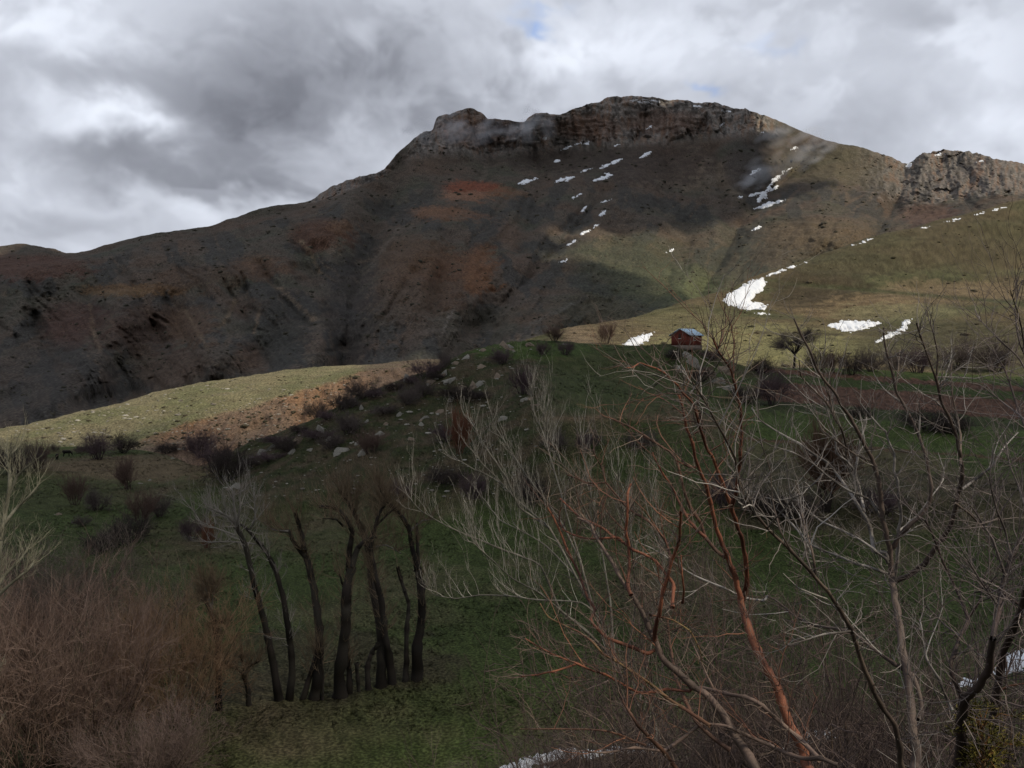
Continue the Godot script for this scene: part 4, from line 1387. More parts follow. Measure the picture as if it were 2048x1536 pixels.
var kinds := {}
func build_shrubs() -> void:
	var grey := [Color(0.085, 0.068, 0.062), Color(0.13, 0.105, 0.095), Color(0.06, 0.048, 0.042)]
	var red := [Color(0.10, 0.066, 0.054), Color(0.15, 0.10, 0.08), Color(0.06, 0.044, 0.036)]
	var dark := [Color(0.045, 0.036, 0.032), Color(0.075, 0.058, 0.052), Color(0.03, 0.024, 0.02)]
	var plum := [Color(0.09, 0.062, 0.066), Color(0.125, 0.092, 0.092), Color(0.05, 0.038, 0.038)]
	var rust := [Color(0.14, 0.062, 0.038), Color(0.19, 0.088, 0.055), Color(0.09, 0.04, 0.028)]
	# kind, x, y of the foot, height, width (in view), sheet, label, group
	var V := "bare shrubs of the valley floor"
	var K := "bare shrubs on the knoll"
	var T := "bare shrubs of the terraces"
	var list := [
		["grey", 35, 948, 66, 70, "broad brown shrub at the edge of the valley pasture", V], ["red", 75, 940, 46, 46, "reddish shrub joined to the broad brown shrub", V], ["plum", 197, 921, 52, 54, "upright plum shrub beside the grazing animals", V], ["dark", 245, 908, 40, 40, "dark shrub at the foot of the bare bank", V], ["dark", 332, 909, 26, 46, "low dome shaped shrub at the foot of the bare bank", V], ["plum", 400, 918, 58, 56, "upright plum shrub at the corner of the hayfield", V],
		["red", 262, 980, 60, 48, "reddish shrub standing alone in the hayfield", V], ["red", 150, 1012, 50, 44, "reddish shrub in the wet green pasture", V], ["grey", 195, 1022, 46, 52, "sprawling grey shrub in the wet green pasture", V], ["red", 285, 1050, 60, 66, "reddish shrub over the dark hedge", V], ["grey", 320, 1035, 44, 44, "thin grey shrub beside the valley ditch", V],
		["dark", 455, 965, 82, 78, "tall dark thicket at the toe of the knoll", V], ["plum", 430, 935, 48, 60, "plum shrub behind the tall dark thicket", V], ["dark", 255, 1090, 62, 84, "low dark hedge shrub in the valley", V], ["dark", 205, 1105, 50, 70, "dark hedge shrub by the willow scrub", V], ["plum", 385, 1082, 46, 40, "round plum shrub beside the rusty sapling", V], ["rust", 412, 1098, 52, 34, "rusty sapling on the valley floor", V], ["grey", 165, 1055, 26, 30, "small grey shrub by the white stone", V], ["grey", 110, 905, 18, 20, "small shrub behind the grazing animals", V], ["grey", 160, 908, 18, 20, "small shrub beside the grazing animals", V],
		["dark", 630, 838, 40, 46, "dark shrub on the left skyline of the knoll", K], ["dark", 680, 822, 40, 50, "dense shrub on the left skyline of the knoll", K], ["grey", 725, 800, 44, 60, "spiky grey shrub on the skyline of the knoll", K], ["plum", 850, 756, 34, 56, "plum shrub on the skyline over the grey boulder", K], ["grey", 845, 795, 40, 56, "pale grey shrub in the middle of the knoll", K], ["grey", 815, 812, 36, 44, "pale grey shrub below the skyline of the knoll", K], ["grey", 890, 735, 28, 28, "olive shrub at the end of the bare bank", K],
		["plum", 1005, 730, 34, 44, "plum shrub above the tall pale boulder", K], ["plum", 1045, 790, 62, 52, "large plum shrub beside the tall pale boulder", K], ["plum", 1085, 712, 30, 34, "plum shrub on the fresh green crest", K], ["plum", 1130, 712, 30, 28, "second plum shrub on the fresh green crest", K], ["red", 1110, 684, 30, 46, "brown shrub on top of the crest", K], ["red", 1212, 690, 40, 36, "brown shrub behind the crest beside the snow", K], ["dark", 915, 800, 30, 60, "dark shrub growing over the rust stained outcrop", K],
		["plum", 560, 890, 18, 60, "low plum brush at the left end of the knoll skyline", K], ["dark", 600, 868, 20, 36, "low dark brush along the knoll skyline", K], ["plum", 655, 842, 21, 36, "plum brush along the knoll skyline", K], ["grey", 700, 818, 24, 38, "grey brush along the knoll skyline", K], ["plum", 750, 798, 21, 36, "plum brush above the bare bank", K], ["dark", 790, 782, 18, 36, "dark brush between the skyline boulders", K], ["plum", 820, 770, 18, 33, "plum brush by the grey boulder on the skyline", K], ["dark", 870, 760, 15, 32, "dark brush under the flat pale slab", K], ["grey", 770, 830, 20, 60, "grey brush on the upper left flank", K], ["dark", 960, 800, 18, 60, "dark brush right of the rust stained outcrop", K], ["plum", 640, 880, 20, 60, "plum brush on the lower left flank", K], ["dark", 500, 935, 24, 70, "dark brush running down the toe of the knoll", K], ["plum", 540, 925, 20, 60, "plum brush running down the toe of the knoll", K],
		["rust", 918, 910, 84, 52, "rust red shrub on the knoll slope", K], ["plum", 895, 885, 36, 52, "plum shrub left of the rust red shrub", K], ["dark", 890, 970, 40, 70, "low dark bramble on the knoll slope", K], ["plum", 945, 1000, 60, 50, "plum shrub low on the knoll slope", K], ["red", 740, 910, 40, 60, "brown scrub low on the knoll", K], ["grey", 700, 870, 46, 60, "grey scrub beside the large outcrop", K], ["grey", 660, 900, 34, 40, "grey scrub left of the large outcrop", K], ["dark", 575, 905, 26, 40, "dark bramble at the toe of the knoll", K], ["plum", 800, 1000, 40, 44, "plum shrub at the foot of the slope behind the grove", K],
		["dark", 1345, 722, 28, 40, "dark shrub on the rocks under the hut", T], ["plum", 1425, 722, 26, 46, "plum shrub beside the rocky spur", T], ["dark", 1400, 765, 36, 50, "brown shrub growing in the rocky spur", T], ["dark", 1520, 748, 34, 56, "dark bramble at the edge of the pale meadow", T], ["dark", 1635, 742, 46, 48, "leaning shrub under the spreading tree", T], ["red", 1672, 748, 40, 44, "arching brown shrub by the ploughed field", T], ["dark", 1705, 752, 50, 36, "thin sapling by the ploughed field", T], ["grey", 1745, 745, 48, 46, "grey shrub at the head of the ploughed field", T], ["grey", 1790, 742, 44, 46, "pale thicket at the head of the ploughed field", T], ["plum", 1835, 748, 66, 60, "tall plum shrub at the head of the ploughed field", T], ["grey", 1915, 740, 56, 70, "pale tangled thicket under the brown slope", T], ["grey", 1985, 745, 60, 70, "thorny grey thicket under the brown slope", T],
		["plum", 1545, 812, 72, 60, "round plum bush between the two fields", T], ["dark", 1495, 808, 36, 56, "dark bramble under the rocky spur", T], ["dark", 1722, 840, 30, 40, "dark bramble on the field bank", T], ["dark", 1850, 862, 46, 90, "long dark bramble on the field bank", T], ["dark", 1900, 870, 40, 70, "end of the dark bramble on the field bank", T], ["plum", 1450, 1020, 84, 66, "plum bush on the lower terrace bank", T], ["dark", 1520, 1035, 56, 80, "dark bramble on the lower terrace bank", T], ["dark", 1590, 1040, 60, 90, "broad dark bramble on the lower terrace bank", T], ["plum", 1760, 1030, 50, 90, "plum bramble on the lower terrace bank", T], ["plum", 1175, 905, 50, 56, "plum shrub on the bank of the little field", T], ["grey", 1280, 900, 44, 60, "grey shrub on the bank of the little field", T], ["dark", 1060, 1010, 76, 56, "dark bush under the pale poplar", T], ["grey", 1110, 905, 50, 50, "grey shrub at the corner of the little field", T],
	]
	var pal := {"grey": grey, "red": red, "dark": dark, "plum": plum, "rust": rust}
	for q in list:
		var kind: String = q[0]
		if not kinds.has(kind):
			kinds[kind] = []
		var p := place(q[1], q[2] - 2.0)
		var d := -p.z
		var sc := Vector3(q[4] / F * d * 0.95, q[3] / F * d * 1.22, q[4] / F * d * 0.95) * rng.randf_range(0.92, 1.12)
		var ps: Array = kinds[kind]
		var o: Node3D
		if ps.size() < 2:
			var c: Array = pal[kind]
			var more := {}
			if kind == "dark":
				more = {"stems": 14, "lean": 1.5, "trunk": 0.45, "tw": 0.0, "wob": 0.34}
			elif kind == "rust" or kind == "red":
				more = {"stems": 11, "lean": 0.75, "tw": 0.08, "len": 0.46, "ks": 0.7}
			o = shrub("shrub", q[5], "shrub", base_shrub(c[0], c[1], c[2], more), p, q[6])
			o.scale = sc
			o.rotation.y = rng.randf() * TAU
			ps.append(o)
		else:
			o = copy(ps[rng.randi() % 2], p, rng.randf() * TAU, sc, q[5], q[6])
	# the spreading tree on the pale meadow
	var tp := place(1588, 737)
	var sc1 := 92.0 / F * -tp.z
	var tree := thing("spreading_tree", "dark spreading tree with a round bare crown on the pale meadow", "tree", tp)
	var tr := MB.new()
	var cr := MB.new()
	var bark := Color(0.03, 0.025, 0.022)
	var o2 := base_shrub(Color(0.05, 0.042, 0.042), Color(0.075, 0.062, 0.062), bark, {"len": 0.32 * sc1, "lev": 2, "kids": [4, 5], "rmin": 0.012, "wob": 0.3, "tw": 0.02, "ks": 0.9})
	var top := Vector3(0.02, 0.34, 0) * sc1
	tr.tube(PackedVector3Array([Vector3(0, -0.3, 0), Vector3(0.01, 0.14, 0) * sc1, top]), PackedFloat32Array([0.36, 0.27, 0.24]), 7, PackedColorArray([bark, bark, bark]))
	for k in 13:
		var a := TAU * k / 13.0 + rng.randf() * 0.4
		var end := top + Vector3(cos(a) * rng.randf_range(0.2, 0.5), rng.randf_range(0.10, 0.42), sin(a) * 0.42) * sc1
		var mid := top.lerp(end, 0.5) + Vector3(0, 0.05 * sc1, 0)
		tr.tube(PackedVector3Array([top - Vector3(0, 0.4, 0), mid, end]), PackedFloat32Array([0.16, 0.10, 0.05]), 5, PackedColorArray([bark, bark, bark]))
		for b in 22:
			sprout(cr, mid.lerp(end, rng.randf()), (end - top + rv() * 2.2).normalized(), 0.24 * sc1 * rng.randf_range(0.6, 1.2), 0.035, 2, o2)
	put(tr.mesh(), "trunk", mats.bark, tree)
	tag(put(cr.mesh(), "crown", mats.twig, tree), "", "", "", "stuff")
	# the tall willow on the lower terrace bank
	var wp := place(1650, 1022)
	var wsc := 190.0 / F * -wp.z
	var wl := shrub("willow", "tall reddish willow on the lower terrace bank", "tree", base_shrub(Color(0.10, 0.062, 0.042), Color(0.14, 0.085, 0.058), Color(0.035, 0.027, 0.022), {"stems": 6, "lean": 0.4, "trunk": 0.5, "foot": 0.06, "arms": 22, "len": 0.42, "kids": [4, 4], "tw": 0.16, "low": 0.55, "r": 0.026, "rmin": 0.002}), wp)
	wl.scale = Vector3(wsc * 0.8, wsc, wsc * 0.8)

func place(px: float, py: float) -> Vector3:
	# where the line of sight first meets the ground
	var best := Vector3(0, 0, -1e9)
	for s in [G, R, H, M]:
		if px < s.p0 or px > s.p0 + s.dp * (s.ni - 1):
			continue
		var p: Vector3 = s.hit(px, py)
		if absf(HOR - p.y / -p.z * F - py) < 3.0 and p.z > best.z:
			best = p
	if best.z < -1e8:
		return G.hit(px, py)
	return best

# ---------------------------------------------------------------- trees traced limb by limb
func smooth_line(pts: PackedVector3Array, rad: PackedFloat32Array, per: int) -> Array:
	var op := PackedVector3Array()
	var orad := PackedFloat32Array()
	var n := pts.size()
	for k in n - 1:
		var a := pts[maxi(k - 1, 0)]
		var b := pts[k]
		var c := pts[k + 1]
		var d := pts[mini(k + 2, n - 1)]
		for q in per:
			var t := float(q) / per
			op.append(b.cubic_interpolate(c, a, d, t).lerp(b.lerp(c, t), 0.45))
			orad.append(lerpf(rad[k], rad[k + 1], t))
	op.append(pts[n - 1])
	orad.append(rad[n - 1])
	return [op, orad]

func along(pts: PackedVector3Array) -> float:
	var s := 0.0
	for k in pts.size() - 1:
		s += pts[k].distance_to(pts[k + 1])
	return s

func fringe(mb: MB, pts: PackedVector3Array, rad: PackedFloat32Array, o: Dictionary) -> void:
	var n := int(along(pts) * float(o.per_m) + rng.randf())
	for k in n:
		var t := lerpf(float(o.from), 1.0, rng.randf())
		var f := t * (pts.size() - 1)
		var i := mini(int(f), pts.size() - 2)
		var p := pts[i].lerp(pts[i + 1], f - i)
		var tan := (pts[i + 1] - pts[i]).normalized()
		var dir := (tan * float(o.along) + rv() * float(o.spread) + Vector3.UP * float(o.up)).normalized()
		sprout(mb, p, dir, float(o.len) * rng.randf_range(0.35, 1.2), minf(float(o.r), rad[i] * 0.7), o.lev, o)

# branches: [width at the start, width at the end, colour index, x, y, x, y ...] in zone units
func traced_tree(called: String, label: String, list: Array, zone: Vector3, d0: float, deep: float, cols: Array, m: Material, fr: Dictionary, sides := 8, ground: Sheet = null, part := "branch") -> Node3D:
	var q0: Array = list[0]
	var foot := at(zone.x + q0[3] / zone.z, zone.y + q0[4] / zone.z, d0)
	if ground != null:
		foot.y = ground.height(foot.x, foot.z)
	var root := thing(called, label, "tree", foot)
	var laid := []   # x, y, depth of what is already built, so that limbs leave their parent where it is
	var twigs := MB.new()
	var first := true
	for q in list:
		var n: int = (q.size() - 3) / 2
		var sx: float = zone.x + q[3] / zone.z
		var sy: float = zone.y + q[4] / zone.z
		var ds := d0
		var best := 26.0
		for w in laid:
			var e := Vector2(w.x - sx, w.y - sy).length()
			if e < best:
				best = e
				ds = w.z
		var total := 0.0
		for k in n - 1:
			total += Vector2(q[5 + k * 2] - q[3 + k * 2], q[6 + k * 2] - q[4 + k * 2]).length() / zone.z
		var de := ds + rng.randf_range(-1.0, 1.0) * deep * total / 200.0
		var pts := PackedVector3Array()
		var rad := PackedFloat32Array()
		var run := 0.0
		for k in n:
			var x: float = zone.x + q[3 + k * 2] / zone.z
			var y: float = zone.y + q[4 + k * 2] / zone.z
			if k > 0:
				run += Vector2(q[3 + k * 2] - q[1 + k * 2], q[4 + k * 2] - q[2 + k * 2]).length() / zone.z
			var t := run / maxf(total, 0.01)
			var d := lerpf(ds, de, t) + deep * 0.12 * sin(t * 7.0 + sx)
			if first and k == 0:
				d = ds
			laid.append(Vector3(x, y, d))
			pts.append(at(x, y, d) - foot)
			rad.append(lerpf(q[0], q[1], t) * float(fr.get("slim", 1.0)) / zone.z * 0.5 / F * d)
		if first:
			# down to the ground
			pts.insert(0, Vector3(pts[0].x * 0.4, minf(-0.3, pts[0].y - 0.4), 0))
			rad.insert(0, rad[0] * 1.9)
			rad[1] *= 1.25
		var sm := smooth_line(pts, rad, 4)
		# knots and bends
		var p2: PackedVector3Array = sm[0]
		var r2: PackedFloat32Array = sm[1]
		var c2 := PackedColorArray()
		var ca: Color = cols[q[2]][0]
		var cb: Color = cols[q[2]][1]
		for k in p2.size():
			var nz := noise_b.get_noise_3d(p2[k].x * 3.0 + sx, p2[k].y * 3.0, p2[k].z)
			var nz2 := noise_a.get_noise_3d(p2[k].x * 6.0 + sx * 3.0, p2[k].y * 6.0, p2[k].z)
			r2[k] *= 1.0 + 0.2 * nz2 + (0.28 if k % 4 == 0 and rng.randf() < 0.4 else 0.0)
			if k > 0 and k < p2.size() - 1:
				p2[k] += Vector3(nz2, nz, nz2 - nz) * r2[k] * 0.45
			c2.append(ca.lerp(cb, clampf(0.5 + 1.4 * nz, 0.0, 1.0)))
		var b := MB.new()
		b.tube(p2, r2, sides, c2)
		put(b.mesh(), "trunk" if first else part, m, root)
		if not fr.is_empty() and not (first and fr.get("bare_trunk", false)):
			fringe(twigs, p2, r2, fr)
		elif not fr.is_empty():
			var f2 := fr.duplicate()
			f2.from = 0.45
			f2.per_m = float(f2.per_m) * 0.6
			f2.len = float(f2.len) * 0.8
			fringe(twigs, p2, r2, f2)
		if fr.has("limbs"):
			fringe(twigs, p2, r2, fr.limbs)
		first = false
	if twigs.v.size() > 0:
		tag(put(twigs.mesh(), "twigs", mats.near_twig if m == mats.near_bark else mats.twig, root), "", "", "", "stuff")
	return root

func build_grove() -> void:
	var z := Vector3(300, 950, 2.926)
	var bark := [[Color(0.022, 0.018, 0.015), Color(0.070, 0.060, 0.050)], [Color(0.22, 0.20, 0.17), Color(0.32, 0.29, 0.25)]]
	var fr := {"slim": 1.18, "per_m": 8.0, "from": 0.3, "along": 0.5, "spread": 0.95, "up": 0.5, "len": 1.7, "r": 0.022, "lev": 2, "kids": [3, 4], "seg": 4, "wob": 0.16, "tw": 0.10, "ks": 0.55, "lr": 0.95, "rmin": 0.0065, "ca": Color(0.11, 0.08, 0.052), "cb": Color(0.24, 0.18, 0.12), "bare_trunk": true}
	var pale := fr.duplicate()
	pale.ca = Color(0.20, 0.18, 0.16)
	pale.cb = Color(0.30, 0.27, 0.24)
	pale.per_m = 5.0
	var trees := [
		["leaning grove tree with a silvery twig head at the end of the row", [[38, 22, 0, 755, 1335, 730, 1170, 690, 950, 640, 750, 600, 600, 550, 400, 505, 300], [16, 6, 1, 505, 300, 470, 250, 400, 215, 340, 190], [14, 5, 1, 505, 300, 495, 200, 480, 80], [13, 4, 1, 505, 300, 525, 200, 528, 90], [10, 4, 1, 500, 355, 380, 310, 290, 270, 245, 195]], "pale"],
		["slender arching tree second in the grove", [[36, 20, 0, 815, 1330, 830, 1150, 815, 950, 775, 700, 720, 520, 650, 410], [18, 9, 0, 650, 410, 560, 310, 490, 270], [12, 5, 1, 580, 320, 615, 260, 610, 130], [9, 4, 1, 620, 405, 480, 390, 340, 395], [9, 4, 1, 490, 270, 430, 230, 355, 235]], "pale"],
		["two legged grove tree with a broken left arm", [[50, 30, 0, 965, 1330, 990, 1100, 990, 900, 960, 680, 920, 500, 900, 440], [26, 18, 0, 900, 440, 890, 360, 850, 220], [24, 14, 0, 905, 470, 840, 390, 812, 330, 760, 330], [30, 26, 0, 885, 1330, 960, 1110, 985, 1000], [9, 4, 1, 812, 330, 720, 320, 660, 270], [12, 8, 0, 1010, 1320, 1012, 1150, 995, 1020]], "brown"],
		["stout forked tree in the middle of the grove", [[56, 40, 0, 1110, 1315, 1115, 1100, 1140, 900, 1145, 680, 1180, 540], [34, 18, 0, 1180, 540, 1215, 430, 1260, 390, 1320, 360], [32, 16, 0, 1165, 600, 1165, 450, 1185, 330, 1140, 250, 1085, 190, 990, 185], [14, 6, 0, 1130, 650, 1115, 600, 1110, 580], [12, 5, 0, 1130, 300, 1090, 260, 1010, 255]], "brown"],
		["slim tree pressed against the stout forked one", [[28, 22, 0, 1165, 1295, 1165, 1150, 1150, 1000, 1165, 800], [14, 6, 0, 1165, 800, 1175, 700, 1170, 560]], "brown"],
		["short bare stump with a knobbly head in the grove", [[20, 22, 0, 1225, 1285, 1215, 1190, 1208, 1100]], "none"],
		["crooked young trunk bending to its neighbour in the grove", [[32, 24, 0, 1280, 1275, 1272, 1120, 1300, 1040, 1335, 985]], "none"],
		["tallest grove tree with a dense brown crown", [[50, 30, 0, 1350, 1255, 1360, 1050, 1340, 850, 1300, 650, 1280, 450, 1235, 310], [24, 14, 0, 1235, 310, 1180, 180, 1110, 100], [16, 8, 0, 1200, 230, 1160, 170, 1150, 100], [14, 6, 0, 1240, 330, 1180, 200, 1210, 120], [14, 6, 0, 1270, 400, 1340, 250, 1380, 130], [10, 4, 1, 1290, 430, 1380, 410, 1470, 460]], "thick"],
		["dark slanting tree behind the tallest one in the grove", [[38, 24, 0, 1420, 1240, 1400, 1050, 1370, 900, 1350, 720, 1310, 560, 1290, 430], [20, 10, 0, 1290, 430, 1330, 250, 1375, 160, 1340, 60], [14, 6, 0, 1320, 300, 1390, 230, 1440, 190]], "thick"],
		["pollard with a knob for a head in the grove", [[32, 20, 0, 1495, 1220, 1500, 1050, 1500, 900, 1515, 760, 1490, 680], [18, 22, 0, 1490, 680, 1465, 600, 1450, 540]], "none"],
		["thick forked tree closing the row of the grove", [[50, 34, 0, 1560, 1215, 1560, 1000, 1590, 850, 1585, 650, 1565, 550], [28, 14, 0, 1565, 550, 1530, 400, 1515, 310, 1450, 220, 1375, 140, 1340, 50], [22, 12, 0, 1570, 520, 1565, 400, 1560, 280], [12, 4, 1, 1520, 330, 1590, 270, 1650, 260]], "brown"],
		["small pollard with a bushy head left of the grove", [[26, 22, 0, 580, 1365, 570, 1240, 552, 1175], [12, 6, 0, 552, 1175, 500, 1130, 450, 1120], [12, 6, 0, 552, 1175, 580, 1120, 640, 1090], [10, 5, 0, 552, 1175, 545, 1110, 530, 1060]], "bushy"],
		["old split pollard beside the red willow scrub", [[30, 24, 0, 405, 1390, 400, 1100, 390, 950, 372, 840], [20, 10, 0, 372, 840, 330, 750, 310, 700], [12, 6, 1, 372, 840, 340, 700, 300, 600], [10, 5, 1, 360, 800, 370, 700, 390, 640], [14, 12, 0, 380, 870, 415, 850, 425, 870]], "bushy"],
	]
	for t in trees:
		var b: Array = t[1][0]
		var p := G.hit(z.x + b[3] / z.z, z.y + b[4] / z.z - 6.0)
		var f := fr.duplicate()
		match t[2]:
			"pale": f = pale
			"none": f = {}
			"thick": f.per_m = 13.0
			"bushy":
				f.per_m = 26.0
				f.len = 1.2
				f.up = 0.3
		traced_tree("grove_tree", t[0], t[1], z, -p.z, 1.6, bark, mats.bark, f, 9, G, "limb")

# ---------------------------------------------------------------- willow scrub and brush
func build_thickets() -> void:
	var red := {"stems": 38, "lean": 0.8, "foot": 0.25, "r": 0.0045, "trunk": 0.62, "arms": 14, "len": 0.25, "lev": 2, "kids": [4, 4], "seg": 4, "wob": 0.27, "tw": 0.035, "ks": 0.85, "lr": 0.95, "rmin": 0.0008, "low": 0.12, "ca": Color(0.14, 0.092, 0.07), "cb": Color(0.34, 0.24, 0.188), "bark": Color(0.09, 0.065, 0.05)}
	var list := [
		["willow_scrub", "tall red twigged willow scrub at the near edge of the valley", 40, 44.0, 12.2, 8.6, red, {}],
		["willow_scrub", "rounded red twigged willow scrub beside the tall one", 175, 47.0, 11.6, 8.2, red, {}],
		["willow_scrub", "orange brown willow scrub next to the old split pollard", 345, 51.0, 9.6, 7.0, red, {"ca": Color(0.19, 0.115, 0.068), "cb": Color(0.33, 0.22, 0.14)}],
		["willow_scrub", "low greyish willow scrub in front of the red scrub", 275, 43.0, 5.6, 6.0, red, {"ca": Color(0.13, 0.092, 0.078), "cb": Color(0.26, 0.19, 0.165)}],
		["willow_scrub", "grey brown willow scrub behind the red scrub", 110, 66.0, 9.4, 9.5, red, {"ca": Color(0.13, 0.10, 0.08), "cb": Color(0.24, 0.19, 0.15)}],
		["willow_scrub", "thin grey willow scrub behind the orange brown scrub", 300, 66.0, 5.6, 6.4, red, {"ca": Color(0.14, 0.11, 0.08), "cb": Color(0.25, 0.2, 0.15), "arms": 7}],
		["brush", "purple brown brush in front of the long snow bank", 1090, 42.0, 3.4, 6.4, red, {"ca": Color(0.075, 0.055, 0.05), "cb": Color(0.17, 0.13, 0.118), "lean": 0.95, "tw": 0.01, "arms": 11}],
		["brush", "dense tangle of brush in the middle of the long snow bank", 1240, 41.0, 4.0, 6.6, red, {"ca": Color(0.075, 0.055, 0.05), "cb": Color(0.17, 0.13, 0.118), "lean": 0.95, "tw": 0.01, "arms": 11}],
		["brush", "dense tangle of brush at the foot of the red barked tree", 1400, 40.0, 5.2, 6.4, red, {"ca": Color(0.075, 0.055, 0.05), "cb": Color(0.17, 0.13, 0.118), "lean": 0.95, "tw": 0.01, "arms": 11}],
		["brush", "dark brush between the red barked and the silver tree", 1570, 40.0, 4.8, 6.0, red, {"ca": Color(0.06, 0.046, 0.041), "cb": Color(0.14, 0.105, 0.095), "lean": 0.95, "tw": 0.01, "arms": 11}],
		["brush", "tall dark brush on the bank below the red barked tree", 1210, 12.0, 4.9, 3.4, red, {"ca": Color(0.06, 0.046, 0.041), "cb": Color(0.14, 0.105, 0.095), "lean": 0.95, "tw": 0.01, "arms": 11}],
		["brush", "tall dark brush on the bank among the red barked limbs", 1430, 11.0, 6.3, 3.8, red, {"ca": Color(0.06, 0.046, 0.041), "cb": Color(0.14, 0.105, 0.095), "lean": 0.95, "tw": 0.01, "arms": 11}],
		["brush", "tall dark brush on the bank behind the silver tree", 1680, 11.0, 6.4, 3.8, red, {"ca": Color(0.06, 0.046, 0.041), "cb": Color(0.14, 0.105, 0.095), "lean": 0.95, "tw": 0.01, "arms": 11}],
		["brush", "tall dark brush on the bank behind the cypress", 1930, 10.0, 6.4, 3.6, red, {"ca": Color(0.06, 0.046, 0.041), "cb": Color(0.14, 0.105, 0.095), "lean": 0.95, "tw": 0.01, "arms": 11}],
		["brush", "dark brush under the silver tree", 1730, 41.0, 5.0, 6.0, red, {"ca": Color(0.06, 0.046, 0.041), "cb": Color(0.14, 0.105, 0.095), "lean": 0.95, "tw": 0.01, "arms": 11}],
	]
	var made := {}
	for q in list:
		var o: Dictionary = q[6].duplicate()
		o.merge(q[7], true)
		var x: float = (q[2] - CX) / F * q[3]
		var p := Vector3(x, G.height(x, -q[3]), -q[3])
		var size := Vector3(q[5] * 1.15, q[4] * 1.12, q[5] * 1.15)
		var key := str(o.ca)
		if made.has(key):
			copy(made[key], p, rng.randf() * TAU, size, q[1])
		else:
			made[key] = shrub(q[0], q[1], "scrub", o, p)
			made[key].scale = size
	# the pale tree that leans in at the edge of the valley
	var pb := [[Color(0.20, 0.19, 0.14), Color(0.30, 0.29, 0.22)]]
	var fr := {"per_m": 9.0, "from": 0.2, "along": 0.7, "spread": 0.6, "up": 0.4, "len": 0.9, "r": 0.010, "lev": 2, "kids": [2, 3], "seg": 4, "wob": 0.2, "tw": 0.06, "ks": 0.5, "lr": 0.9, "rmin": 0.0042, "ca": Color(0.17, 0.16, 0.115), "cb": Color(0.27, 0.255, 0.19)}
	traced_tree("pale_poplar", "pale barked poplar at the edge of the valley meadow", [
		[15, 11, 0, -30, 1300, -12, 1180, 0, 1080], [10, 5, 0, 0, 1080, 12, 1020, 20, 960, 14, 900], [7, 3, 0, 6, 1050, 34, 1015, 60, 990, 80, 965], [6, 3, 0, 18, 990, 36, 950, 60, 930], [8, 3, 0, -12, 1180, 10, 1150, 40, 1120, 60, 1090], [8, 3, 0, -25, 1210, 30, 1160, 58, 1138, 70, 1120], [6, 2, 0, 14, 930, 26, 905, 40, 890], [6, 3, 0, 0, 1080, -20, 1000, -22, 930],
	], Vector3(0, 0, 1), 25.0, 1.2, pb, mats.bark, fr, 7, G)

